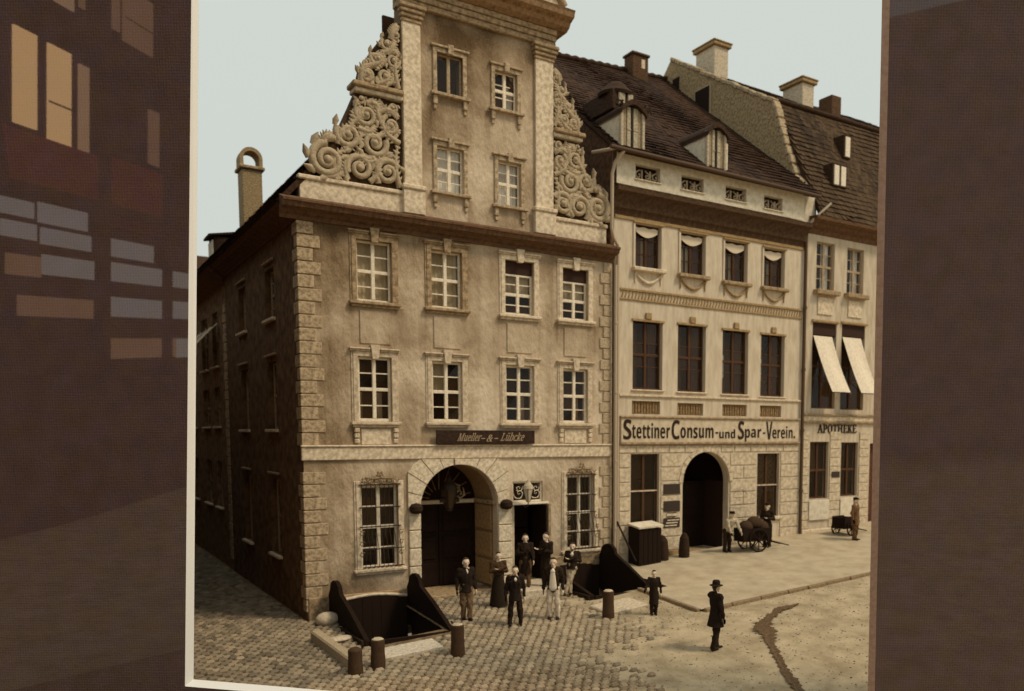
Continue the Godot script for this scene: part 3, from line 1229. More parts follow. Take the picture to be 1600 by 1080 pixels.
func cobble_rank(p: Vector3, eye: Vector3) -> float:
	var d := p - eye
	# stones inside the view come first, the nearest of them foremost
	var side := d.x * 0.83 + d.z * 0.56
	var fwd := d.x * 0.56 - d.z * 0.83
	var u := side / fwd
	var out := 0.0
	if u < -0.5 or u > 0.31 or fwd < 18.2:
		out = 100.0
	return d.length() + out

# ---------------------------------------------------------------- the corner house
func build_corner_house() -> void:
	var house := thing("town_house", "tall brown corner house with a scrolled baroque gable and an arched carriage doorway", "house")
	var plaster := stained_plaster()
	var trim := rough_mat("trim", Color(0.68, 0.60, 0.48), 0.28, 1.3, 0.9, 0.6)
	var darktrim := rough_mat("darktrim", Color(0.36, 0.285, 0.19), 0.4, 1.3, 0.9, 0.6)
	var stone := rough_mat("quoin_stone", Color(0.44, 0.36, 0.255), 0.45, 0.9, 0.92, 0.9)
	var white := rough_mat("window_paint", Color(0.82, 0.77, 0.67), 0.12, 0.7, 0.7, 0.2)
	var wood := rough_mat("dark_wood", Color(0.018, 0.010, 0.006), 0.45, 0.8, 0.7, 0.5, Vector3(3, 0.5, 3))
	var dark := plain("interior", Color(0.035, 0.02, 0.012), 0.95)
	var cloth := plain("curtain", Color(0.5, 0.44, 0.31), 0.95)
	var iron := plain("iron", Color(0.035, 0.025, 0.018), 0.6)
	# front wall with all its openings
	var up := [[1.63, 9.22, 2.68, 10.98], [3.92, 9.22, 4.93, 10.96], [6.43, 9.22, 7.48, 10.95], [8.58, 9.22, 9.60, 10.93]]
	var mid := [[1.61, 5.72, 2.62, 7.62], [3.90, 5.73, 4.90, 7.6], [6.43, 5.73, 7.47, 7.6], [8.59, 5.74, 9.58, 7.58]]
	var low := [[1.60, 1.32, 2.74, 3.82], [8.74, 1.36, 9.84, 3.95]]
	var portal := [3.47, -0.6, 6.10, 4.39]
	var door := [6.72, -0.6, 7.98, 3.02]
	var over := [6.66, 3.1, 7.80, 3.8]
	var s := st()
	wall(s, 0, 10.6, -0.8, 11.9, up + mid + low + [portal, door, over], 0.0, 0.32)
	spandrels(s, 4.785, 3.08, 1.315, 4.39, 0.0, 0.32)
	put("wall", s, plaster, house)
	# rooms behind: floor boards and a dark back wall
	var r := st()
	box(r, Vector3(0.35, -0.8, -3.4), Vector3(10.3, 11.8, -3.2))
	for y in [4.6, 8.4, 11.75]:
		box(r, Vector3(0.35, y, -3.19), Vector3(10.3, y + 0.2, -0.34))
	for x in [3.2, 6.35, 8.2]:
		box(r, Vector3(x, 0, -3.18), Vector3(x + 0.15, 4.59, -0.35))
	put("room_walls", r, dark, house)
	# side wall on the narrow street
	var side := hold("side_wall", house)
	side.rotation.y = -PI / 2
	var sh: Array = []
	for c in [[-4.15, -2.95], [-8.4, -7.15]]:
		sh.append([c[0], 8.95, c[1], 10.5])
		sh.append([c[0], 5.5, c[1], 7.62])
		sh.append([c[0], 1.5, c[1], 3.9])
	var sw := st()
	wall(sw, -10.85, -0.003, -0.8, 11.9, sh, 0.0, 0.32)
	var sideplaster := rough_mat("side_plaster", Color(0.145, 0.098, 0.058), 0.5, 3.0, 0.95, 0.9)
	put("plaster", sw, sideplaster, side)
	for h in sh:
		glazed(side, h[0], h[1], h[2], h[3], -0.25, 2, 4, rough_mat("old_paint", Color(0.4, 0.33, 0.24), 0.2, 0.7, 0.8, 0.2))
		put("sill", bxs(Vector3(h[0] - 0.12, h[1] - 0.1, -0.2), Vector3(h[2] + 0.12, h[1] - 0.003, 0.12), 0.02), trim, side)
		put("lintel", bxs(Vector3(h[0] - 0.1, h[3] + 0.16, 0.002), Vector3(h[2] + 0.1, h[3] + 0.24, 0.09), 0.02), darktrim, side)
	var bk := st()
	box(bk, Vector3(0.33, -0.8, -10.85), Vector3(10.6, 11.9, -10.6))
	box(bk, Vector3(10.35, -0.8, -10.6), Vector3(10.6, 11.9, -0.34))
	put("back_wall", bk, dark, house)
	# quoins at both ends of the front
	var y := 0.2
	var k := 0
	while y < 11.05:
		var w: float = (0.62 if k % 2 == 0 else 0.42) + rng.randf_range(-0.03, 0.03)
		if y < 4.2 or y > 4.95:
			put("quoin", bxs(Vector3(-0.04, y + 0.012, -0.3 - (0.2 if k % 2 == 1 else 0.0)), Vector3(w, y + 0.352, 0.028), 0.016), stone, house)
			put("quoin", bxs(Vector3(10.54 - w * 0.75, y + 0.012, 0.002), Vector3(10.56, y + 0.358, 0.045), 0.022), rough_mat("quoin_pale", Color(0.46, 0.39, 0.29), 0.3, 0.9), house)
		y += 0.37
		k += 1
	# string course
	put("string_course", bxs(Vector3(-0.07, 4.59, 0.001), Vector3(10.57, 4.97, 0.075), 0.02), trim, house)
	put("string_course", bxs(Vector3(-0.09, 4.972, 0.001), Vector3(10.57, 5.03, 0.12), 0.02), trim, house)
	# plinth
	put("plinth", bxs(Vector3(8.02, -0.6, 0.002), Vector3(10.57, 0.95 + 0.25, 0.09), 0.03), darktrim, house)
	put("plinth", bxs(Vector3(0.02, -0.6, 0.002), Vector3(3.1, 0.62, 0.06), 0.03), darktrim, house)
	# main cornice
	var prof := PackedVector2Array([Vector2(0.001, 11.3), Vector2(0.05, 11.3), Vector2(0.07, 11.4), Vector2(0.16, 11.44), Vector2(0.2, 11.52), Vector2(0.42, 11.56), Vector2(0.45, 11.66), Vector2(0.5, 11.69), Vector2(0.5, 11.75), Vector2(0.001, 11.93)])
	var cs := st()
	sweep_x(cs, prof, -0.48, 10.62)
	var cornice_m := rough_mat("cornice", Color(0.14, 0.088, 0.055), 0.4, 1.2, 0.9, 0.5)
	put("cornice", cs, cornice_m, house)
	var c2 := st()
	sweep_x(c2, prof, -10.85, -0.01)
	put("side_cornice", c2, cornice_m, side)
	# windows of the front
	for i in 4:
		var h: Array = up[i]
		var w := hold("window", house)
		surround(w, h[0], h[1], h[2], h[3], trim if i > 1 else darktrim, 0.15, 0.055)
		var top: float = h[3]
		if i > 1:
			top = h[3] - 0.42
			put("shutter_box", bxs(Vector3(h[0], top, -0.2), Vector3(h[2], h[3], -0.1), 0.01), plain("blind", Color(0.05, 0.03, 0.025), 0.9), w)
		glazed(w, h[0], h[1], h[2], top, -0.18, 2, 4, white, 0.035, 0.065)
		if i < 2:
			curtain(w, h[0] + 0.05, h[1] + 0.05, h[2] - 0.05, top - 0.03, -0.27, cloth)
		else:
			curtain(w, h[0] + 0.05, lerpf(h[1], top, 0.52), h[2] - 0.05, top - 0.03, -0.27, cloth)
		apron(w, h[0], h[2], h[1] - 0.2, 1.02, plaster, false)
	for i in 4:
		var h: Array = mid[i]
		var w := hold("window", house)
		surround(w, h[0], h[1], h[2], h[3], rough_mat("mid_trim", Color(0.60, 0.52, 0.41), 0.3, 1.3, 0.9, 0.6), 0.15, 0.05)
		glazed(w, h[0], h[1], h[2], h[3], -0.14, 2, 4, white, 0.035, 0.075)
		if i == 1:
			curtain(w, h[0] + 0.05, lerpf(h[1], h[3], 0.5), (h[0] + h[2]) * 0.5, h[3] - 0.03, -0.25, cloth)
		# net curtains drawn aside in the lower half
		for e in [[0.06, 0.2], [0.62, 0.8]]:
			if (i + int(e[0] * 10)) % 3 != 1:
				curtain(w, lerpf(h[0], h[2], e[0]), h[1] + 0.05, lerpf(h[0], h[2], e[1]), lerpf(h[1], h[3], 0.46), -0.3, plain("net", Color(0.42, 0.37, 0.29), 0.95), "net_curtain")
		if i == 0 or i == 3:
			apron(w, h[0], h[2], h[1] - 0.16, 0.52, trim, true)
	# ground-floor windows behind basket grilles
	for h in low:
		var w := hold("grilled_window", house)
		surround(w, h[0], h[1], h[2], h[3], trim, 0.14, 0.06, false, 0.14)
		glazed(w, h[0], h[1], h[2], h[3], -0.16, 2, 4, white, 0.035, 0.075)
		grille(w, h[0], h[1], h[2], h[3], iron)
	# the doorway beside the arch, with its fanlight
	var dw := hold("side_doorway", house)
	glazed(dw, over[0], over[1], over[2], over[3], -0.12, 2, 1, white, 0.03, 0.06, false)
	put("transom_bar", bxs(Vector3(6.6, 3.025, -0.2), Vector3(8.0, 3.098, 0.09), 0.015), white, dw)
	put("door_frame", bxs(Vector3(7.985, -0.1, 0.002), Vector3(8.1, 3.02, 0.06), 0.015), darktrim, dw)
	for k2 in 3:
		put("door_panel", bxs(Vector3(6.75 + k2 * 0.02, 0.3 + k2 * 0.92, -1.25), Vector3(7.9, 1.18 + k2 * 0.92, -1.2), 0.02), wood, dw)
	put("door_leaf", bxs(Vector3(7.86, 0.3, -0.9), Vector3(7.92, 2.98, 0.12), 0.015), wood, dw)
	for e in [[6.72, 7.1], [7.36, 7.74]]:
		var cu := st()
		scroll(cu, Vector2((e[0] + e[1]) * 0.5, 3.4), 0.2, -0.04, 1.2, PI, 1.0, 0.014)
		scroll(cu, Vector2((e[0] + e[1]) * 0.5, 3.58), 0.13, -0.04, 1.0, 0.0, -1.0, 0.012)
		put("scroll_bar", cu, white, dw)
	# carriage arch
	var aw := hold("carriage_arch", house)
	var cx := 4.785
	var q := arch_pts(cx, 3.08, 1.315, 24)
	var lin_s := st()
	for i in 24:
		var a: Vector2 = q[i]
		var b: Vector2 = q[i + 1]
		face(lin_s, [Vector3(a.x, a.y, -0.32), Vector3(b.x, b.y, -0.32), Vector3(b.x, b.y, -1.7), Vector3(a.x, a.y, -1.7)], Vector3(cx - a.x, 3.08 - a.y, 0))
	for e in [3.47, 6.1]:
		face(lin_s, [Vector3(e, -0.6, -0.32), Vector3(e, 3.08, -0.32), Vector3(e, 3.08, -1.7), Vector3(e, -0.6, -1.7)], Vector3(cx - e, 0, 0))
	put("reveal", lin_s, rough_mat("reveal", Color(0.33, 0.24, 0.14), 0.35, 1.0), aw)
	for k2 in 3:
		put("reveal_panel", bxs(Vector3(6.04, 0.35 + k2 * 0.92, -1.6), Vector3(6.098, 1.18 + k2 * 0.92, -0.38), 0.025), rough_mat("reveal_panel", Color(0.36, 0.26, 0.14), 0.35, 1.0), aw)
	put("impost", bxs(Vector3(5.98, 3.05, -1.66), Vector3(6.098, 3.2, -0.05), 0.03), darktrim, aw)
	for e in [[3.49, 4.75], [4.77, 6.08]]:
		var lf := hold("door_leaf", aw)
		put("leaf", bxs(Vector3(e[0], 0.02, -1.76), Vector3(e[1], 3.02, -1.69), 0.01), wood, lf)
	for e in [[3.6, 4.64], [4.9, 5.96]]:
		for k2 in 3:
			put("door_panel", bxs(Vector3(e[0], 0.3 + k2 * 0.9, -1.688), Vector3(e[1], 1.05 + k2 * 0.9, -1.65), 0.025), wood, aw)
	put("transom_beam", bxs(Vector3(3.47, 3.04, -1.72), Vector3(6.1, 3.17, -1.56), 0.02), white, aw)
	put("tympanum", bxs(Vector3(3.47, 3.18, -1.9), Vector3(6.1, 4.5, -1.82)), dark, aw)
	for k2 in 9:
		var a2 := PI * (k2 + 0.5) / 9.0
		var fs := st()
		var d := Vector3(cos(a2), sin(a2), 0)
		tube(fs, [Vector3(cx, 3.17, -1.68) + d * 0.35, Vector3(cx, 3.17, -1.68) + d * 1.15], [0.022, 0.018], 6)
		put("fan_bar", fs, rough_mat("fan_bar", Color(0.3, 0.22, 0.13), 0.3, 0.5), aw)
	for e in [[-0.95, 1.0], [0.72, -1.0]]:
		for k2 in 2:
			var cu := st()
			scroll(cu, Vector2(cx + e[0] + k2 * 0.2 * e[1] * 0.6, 3.36 + k2 * 0.18), 0.17 - k2 * 0.04, -1.62, 1.4, 0.6 + k2, e[1], 0.026)
			put("fan_scroll", cu, white if e[0] < 0 else trim, aw)
	# voussoirs and jamb blocks, each cut on its own
	var n := 11
	for i in n:
		var a0 := PI * i / n + 0.008
		var a1 := PI * (i + 1) / n - 0.008
		var inner := arch_pts(cx, 3.08, 1.33, 4, a0, a1)
		var outer: Array = []
		for a in [a1, (a0 + a1) * 0.5, a0]:
			var d := Vector2(cos(a), sin(a))
			var t := 1e9
			if absf(d.x) > 1e-4:
				t = minf(t, 1.72 / absf(d.x))
			if d.y > 1e-4:
				t = minf(t, 1.50 / d.y)
			t = minf(t, 2.05)
			outer.append(Vector2(cx, 3.08) + d * t)
		var v := st()
		prism(v, PackedVector2Array(inner + outer), 0.003, 0.07 + (0.05 if i == 5 else rng.randf_range(-0.006, 0.006)))
		put("voussoir", v, rough_mat("arch_stone", Color(0.70, 0.63, 0.51), 0.28, 1.0, 0.9, 0.6), aw)
	for e in [[3.08, 3.46], [6.115, 6.62]]:
		var yy := -0.4
		while yy < 2.9:
			put("jamb_block", bxs(Vector3(e[0], yy + 0.012, 0.002), Vector3(e[1], yy + 0.545, 0.07 + rng.randf_range(-0.006, 0.006)), 0.02), rough_mat("arch_stone", Color.WHITE), aw)
			yy += 0.56
	for e in [3.27, 6.36]:
		var kn := st()
		lathe(kn, [[0.0, 2.9], [0.14, 2.93], [0.2, 3.02], [0.2, 3.14], [0.13, 3.22], [0.0, 3.25]], Vector3(e, 0, 0.16), 14)
		put("knob", kn, rough_mat("knob", Color(0.035, 0.023, 0.015), 0.3, 0.5), aw)
	put("threshold", bxs(Vector3(3.3, -0.4, -1.7), Vector3(6.25, 0.26, 0.02), 0.02), darktrim, aw)
	build_gable(house, plaster, trim, darktrim, white, dark, cloth)
	# roof behind the gable
	var roof := hold("roof", house)
	var rs := st()
	slab(rs, Vector3(-0.55, 11.75, 0.05), Vector3(-0.55, 11.75, -10.9), Vector3(5.3, 18.3, -10.9), Vector3(5.3, 18.3, -0.1), 0.15)
	slab(rs, Vector3(10.6, 11.9, -0.1), Vector3(10.6, 11.9, -10.9), Vector3(5.3, 18.3, -10.9), Vector3(5.3, 18.3, -0.1), 0.15)
	var roofm := rough_mat("roof_base", Color(0.05, 0.03, 0.018), 0.4, 1.0)
	put("roof_boards", rs, roofm, roof)
	tiles(roof, Vector3(-0.62, 11.72, 0.06), Vector3(-0.62, 11.72, -10.9), Vector3(5.3, 18.35, -10.9), Vector3(5.3, 18.35, -0.1), tile_mat(), 0.3, 0.26, 3)
	var ge := st()
	var gh := PackedVector2Array([Vector2(0, 11.8), Vector2(10.6, 11.8), Vector2(5.3, 18.5)])
	prism(ge, gh, -10.9, -10.7)
	put("back_gable", ge, dark, house)
	# drainpipe at the right edge
	var dp := st()
	tube(dp, [Vector3(10.62, 11.2, 0.2), Vector3(10.62, 0.75, 0.2)], [0.055, 0.055], 8)
	for yy in [2.0, 4.4, 6.8, 9.2]:
		tube(dp, [Vector3(10.62, yy, 0.2), Vector3(10.62, yy + 0.08, 0.2)], [0.075, 0.075], 8)
	put("drainpipe", dp, plain("pipe_paint", Color(0.5, 0.43, 0.34), 0.6), house)

func tile_mat() -> StandardMaterial3D:
	if mats.has("tiles"):
		return mats["tiles"]
	var m: StandardMaterial3D = rough_mat("tile_tone", Color(0.05, 0.027, 0.015), 0.45, 2.2, 0.9, 0.5)
	m.vertex_color_use_as_albedo = true
	mats["tiles"] = m
	return m

func grille(w: Node, x0: float, y0: float, x1: float, y1: float, m: Material) -> void:
	# wrought-iron basket grille: straight above, bellied out below, a band of scrolls along the top
	var n := 8
	var cy := lerpf(y0, y1, 0.5)
	for i in n + 1:
		var x := lerpf(x0 + 0.02, x1 - 0.02, float(i) / n)
		var s := st()
		tube(s, [Vector3(x, y1 + 0.05, 0.09), Vector3(x, cy, 0.09), Vector3(x, cy - 0.15, 0.13), Vector3(x, lerpf(y0, cy, 0.55), 0.3), Vector3(x, lerpf(y0, cy, 0.25), 0.38), Vector3(x, y0 + 0.08, 0.34), Vector3(x, y0 + 0.02, 0.1)], [0.011, 0.011, 0.011, 0.011, 0.011, 0.011, 0.011], 5)
		put("grille_bar", s, m, w)
	for e in [[y1 + 0.03, 0.09], [lerpf(y0, y1, 0.74), 0.092], [cy + 0.02, 0.092], [lerpf(y0, cy, 0.5), 0.31], [y0 + 0.1, 0.345]]:
		put("grille_rail", bxs(Vector3(x0 - 0.06, e[0] - 0.016, e[1] - 0.012), Vector3(x1 + 0.06, e[0] + 0.016, e[1] + 0.014), 0.004), m, w)
	for i in 6:
		var s := st()
		scroll(s, Vector2(lerpf(x0, x1, (i + 0.5) / 6.0), y1 + 0.13), 0.085, 0.1, 1.3, 0.0, 1.0 if i % 2 == 0 else -1.0, 0.02)
		put("grille_scroll", s, rough_mat("grille_gilt", Color(0.3, 0.24, 0.16), 0.3, 0.4), w)
	var c := st()
	scroll(c, Vector2((x0 + x1) * 0.5, y1 + 0.31), 0.09, 0.1, 1.3, 0.0, 1.0, 0.024)
	frond(c, Vector2((x0 + x1) * 0.5, y1 + 0.24), Vector2(x0 + 0.1, y1 + 0.24), 0.05, 0.1, 0.03)
	frond(c, Vector2((x0 + x1) * 0.5, y1 + 0.24), Vector2(x1 - 0.1, y1 + 0.24), -0.05, 0.1, 0.03)
	put("grille_crest", c, rough_mat("grille_gilt", Color.WHITE), w)
	for sd in [x0 - 0.03, x1 + 0.03]:
		for k in 3:
			var s := st()
			scroll(s, Vector2(sd, lerpf(y0 + 0.2, cy, 0.25 + 0.3 * k)), 0.07, 0.2, 1.2, 1.0, 1.0, 0.014)
			put("grille_scroll", s, rough_mat("grille_gilt", Color.WHITE), w)

func build_gable(house: Node, plaster: Material, trim: Material, darktrim: Material, white: Material, dark: Material, cloth: Material) -> void:
	var g := hold("gable", house)
	var wins := [[4.19, 15.62, 5.03, 16.80], [6.12, 15.57, 6.90, 16.73], [4.16, 12.72, 5.03, 14.07], [6.21, 12.62, 7.02, 14.00]]
	var s := st()
	wall(s, 3.08, 8.2, 11.85, 18.4, wins, 0.0, 0.45)
	box(s, Vector3(3.08, 11.85, -0.5), Vector3(3.10, 18.4, -0.001))
	box(s, Vector3(8.18, 11.85, -0.5), Vector3(8.2, 18.4, -0.001))
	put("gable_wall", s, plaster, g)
	put("attic_back", bxs(Vector3(3.2, 11.9, -1.9), Vector3(8.1, 18.3, -1.8)), dark, g)
	put("attic_floor", bxs(Vector3(3.2, 14.8, -1.79), Vector3(8.1, 14.9, -0.46)), dark, g)
	# pedestal courses left and right of the shaft
	for e in [[0.08, 3.06], [8.24, 10.34]]:
		put("pedestal", bxs(Vector3(e[0], 11.8, -0.45), Vector3(e[1], 12.42, 0.03), 0.02), trim, g)
		put("pedestal_cap", bxs(Vector3(e[0] - 0.05, 12.42, -0.46), Vector3(e[1] + 0.03, 12.55, 0.09), 0.03), trim, g)
	# pilasters with bases and capitals
	for e in [[3.1, 3.66], [7.54, 8.2]]:
		put("pilaster", bxs(Vector3(e[0], 12.0, 0.002), Vector3(e[1], 17.42, 0.10), 0.015), trim, g)
		put("pilaster_base", bxs(Vector3(e[0] - 0.06, 11.9, 0.004), Vector3(e[1] + 0.06, 12.6, 0.17), 0.02), trim, g)
		put("pilaster_base", bxs(Vector3(e[0] - 0.1, 12.602, 0.004), Vector3(e[1] + 0.1, 12.74, 0.22), 0.03), trim, g)
		for k in 4:
			put("capital", bxs(Vector3(e[0] - 0.03 - k * 0.035, 17.38 + k * 0.12, 0.004), Vector3(e[1] + 0.03 + k * 0.035, 17.495 + k * 0.12, 0.14 + k * 0.05), 0.025), darktrim, g)
	# entablature and curved pediment
	for k in 3:
		put("architrave_band", bxs(Vector3(3.02, 17.87 + k * 0.17, -0.45), Vector3(8.28, 18.03 + k * 0.17, 0.12 + k * 0.05), 0.012), darktrim, g)
	var cs := st()
	sweep_x(cs, PackedVector2Array([Vector2(-0.45, 18.38), Vector2(0.25, 18.38), Vector2(0.42, 18.46), Vector2(0.5, 18.58), Vector2(0.72, 18.66), Vector2(0.76, 18.8), Vector2(0.8, 18.86), Vector2(-0.45, 18.98)]), 2.7, 8.62)
	put("gable_cornice", cs, rough_mat("cornice_top", Color(0.3, 0.21, 0.13), 0.4, 1.2), g)
	var ped: Array = arch_pts(5.66, 17.1, 3.4, 20, 0.66, PI - 0.66)
	ped.append(Vector2(2.9, 18.98))
	ped.append(Vector2(8.42, 18.98))
	var ps := st()
	prism(ps, PackedVector2Array(ped), -0.4, 0.3)
	put("pediment", ps, trim, g)
	var rim := st()
	var rp: Array = []
	for p: Vector2 in arch_pts(5.66, 17.1, 3.48, 20, 0.62, PI - 0.62):
		rp.append(Vector3(p.x, p.y, 0.3))
	var rr: Array = []
	rr.resize(rp.size())
	rr.fill(0.14)
	tube(rim, rp, rr, 8)
	put("pediment_rim", rim, darktrim, g)
	# gable windows
	for i in 4:
		var h: Array = wins[i]
		var w := hold("gable_window", g)
		var su := st()
		for e in [[h[0] - 0.13, h[1], h[0], h[3]], [h[2], h[1], h[2] + 0.13, h[3]], [h[0] - 0.13, h[3], h[2] + 0.13, h[3] + 0.13], [h[0] - 0.2, h[3] + 0.14, h[2] + 0.2, h[3] + 0.2], [h[0] - 0.22, h[1] - 0.09, h[2] + 0.22, h[1] - 0.002]]:
			box(su, Vector3(e[0], e[1], -0.1 if e[1] < h[1] else 0.002), Vector3(e[2], e[3], 0.15 if e[1] < h[1] else (0.12 if e[1] > h[3] + 0.13 else 0.055)), 0.012)
		box(su, Vector3((h[0] + h[2]) * 0.5 - 0.09, h[3] - 0.03, 0.004), Vector3((h[0] + h[2]) * 0.5 + 0.09, h[3] + 0.26, 0.14), 0.015)
		for x in [h[0] - 0.14, h[2] + 0.0]:
			box(su, Vector3(x, h[1] - 0.36, 0.002), Vector3(x + 0.14, h[1] - 0.1, 0.09), 0.02)
			box(su, Vector3(x + 0.02, h[1] - 0.5, 0.002), Vector3(x + 0.12, h[1] - 0.365, 0.06), 0.02)
		put("window_surround", su, rough_mat("worn_trim", Color(0.43, 0.355, 0.255), 0.4, 1.3, 0.9, 0.6), w)
		glazed(w, h[0], h[1], h[2], h[3], -0.16, 2, 4 if i > 1 else (1 if i == 0 else 3), white if i else rough_mat("old_paint", Color.WHITE), 0.03, 0.05, i > 0)
		if i > 1:
			curtain(w, h[0] + 0.04, h[1] + 0.04, h[2] - 0.04, h[3] - 0.03, -0.25, plain("curtain_dim", Color(0.36, 0.3, 0.2), 0.95))
		elif i == 1:
			curtain(w, (h[0] + h[2]) * 0.5, h[1] + 0.04, h[2] - 0.04, h[3] - 0.03, -0.25, plain("curtain_dim", Color.WHITE))
	# scrolled wings
	build_wing(g, true, trim, darktrim)
	build_wing(g, false, trim, darktrim)

func build_wing(g: Node, left: bool, trim: Material, darktrim: Material) -> void:
	var w := hold("scrolled_wing", g)
	var f := func(x: float, y: float) -> Vector2:
		# x runs outward from the shaft, scaled a little narrower on the right
		return Vector2(3.08 - x, y) if left else Vector2(8.2 + x * 0.79, y)
	var back := st()
	var lo := [[0.0, 12.55], [2.45, 12.55], [2.5, 13.2], [2.15, 13.75], [1.75, 14.2], [1.5, 14.75], [1.36, 15.08], [0.0, 15.08]]
	var hi := [[0.0, 15.4], [1.28, 15.4], [1.18, 15.85], [0.8, 16.45], [0.45, 16.95], [0.12, 17.3], [0.0, 17.35]]
	var slabm := rough_mat("wing_back", Color(0.075, 0.052, 0.032), 0.4, 1.0, 0.95, 0.7)
	for o in [lo, hi]:
		var pts := PackedVector2Array()
		for p in o:
			pts.append(f.call(p[0], p[1]))
		prism(back, pts, -0.38, -0.06)
	put("wing_slab", back, slabm, w)
	var a: Vector2 = f.call(0.0, 15.1)
	var b: Vector2 = f.call(1.42, 15.1)
	put("wing_ledge", bxs(Vector3(a.x, 15.1, -0.4), Vector3(b.x, 15.22, 0.14), 0.02), trim, w)
	put("wing_ledge", bxs(Vector3(a.x, 15.222, -0.4), Vector3(f.call(1.5, 0.0).x, 15.36, 0.24), 0.03), darktrim, w)
	var d := 1.0 if left else -1.0
	var m1 := rough_mat("scroll_stone", Color(0.45, 0.385, 0.285), 0.35, 0.6, 0.9, 0.8)
	# [x, y, radius, turns, start angle, direction, thickness]
	var list := [[2.22, 13.05, 0.46, 1.9, 1.6, 1, 0.10], [1.3, 12.98, 0.37, 1.7, 3.6, -1, 0.085], [0.47, 13.0, 0.36, 1.7, 0.5, 1, 0.08], [1.62, 13.85, 0.34, 1.7, 2.6, 1, 0.08],
		[0.85, 13.75, 0.36, 1.6, 0.4, -1, 0.08], [0.36, 14.35, 0.27, 1.5, 2.0, 1, 0.065], [1.08, 14.5, 0.3, 1.6, 2.6, 1, 0.07], [0.9, 14.88, 0.16, 1.3, 0.2, -1, 0.045], [0.3, 14.86, 0.17, 1.3, 3.4, 1, 0.045], [1.22, 14.92, 0.12, 1.2, 3.4, 1, 0.04],
		[1.02, 15.66, 0.22, 1.5, 2.0, 1, 0.06], [0.5, 15.7, 0.24, 1.5, 0.6, -1, 0.06], [0.7, 16.15, 0.22, 1.5, 2.6, 1, 0.055], [0.25, 16.2, 0.2, 1.5, 0.3, -1, 0.05], [0.42, 16.62, 0.18, 1.4, 2.4, 1, 0.05], [0.16, 16.95, 0.14, 1.3, 2.0, 1, 0.04]]
	for e in list:
		var s := st()
		var c: Vector2 = f.call(e[0], e[1])
		scroll(s, c, e[2] * 1.02, 0.02, e[3], e[4] if left else PI - e[4], e[5] * d, e[6] * 1.25)
		put("scroll", s, m1, w)
	var fr := [[2.0, 12.65, 1.55, 13.5, 0.25], [1.75, 13.45, 1.2, 14.3, -0.2], [1.0, 12.65, 0.85, 13.4, -0.25], [0.1, 12.62, 0.12, 13.9, 0.1], [0.8, 13.3, 1.4, 13.45, 0.3], [0.55, 14.1, 1.35, 14.2, 0.3], [0.1, 13.9, 0.65, 14.55, 0.2], [0.65, 14.35, 0.6, 15.0, 0.2], [1.9, 13.7, 1.45, 14.6, -0.15],
		[1.2, 15.45, 0.75, 15.95, 0.3], [0.75, 15.45, 0.35, 15.95, -0.2], [0.1, 15.45, 0.1, 16.5, 0.1], [0.95, 15.9, 0.55, 16.45, -0.2], [0.55, 16.35, 0.2, 16.9, -0.2], [2.3, 12.6, 1.75, 13.1, -0.3], [1.65, 12.62, 1.55, 13.3, 0.2], [0.75, 12.65, 0.1, 13.4, 0.4], [1.35, 13.4, 0.75, 13.5, -0.3], [1.9, 13.55, 1.35, 14.1, 0.25], [0.6, 14.05, 0.05, 14.2, 0.3], [1.3, 14.1, 0.8, 14.3, -0.3], [0.7, 14.65, 0.1, 14.6, 0.25], [1.05, 14.85, 0.65, 14.6, 0.3], [1.2, 15.5, 0.8, 15.5, 0.3], [0.85, 16.2, 0.5, 16.0, 0.3], [0.4, 16.35, 0.05, 16.4, 0.3], [0.3, 16.8, 0.08, 17.25, 0.1], [2.35, 13.45, 1.95, 13.75, 0.3], [1.5, 14.2, 1.25, 14.75, -0.2]]
	for e in fr:
		var s := st()
		frond(s, f.call(e[0], e[1]), f.call(e[2], e[3]), e[4] * d, 0.0, 0.088)
		put("leaf", s, m1, w)

# ---------------------------------------------------------------- the savings-club house in the middle
func profile_wall(s: SurfaceTool, zy: Array, x0: float, x1: float) -> void:
	# an upright wall across the street front: outline given as (z, y), thickness along x
	var pts := PackedVector2Array()
	for p in zy:
		pts.append(Vector2(p[0], p[1]))
	sweep_x(s, pts, x0, x1)

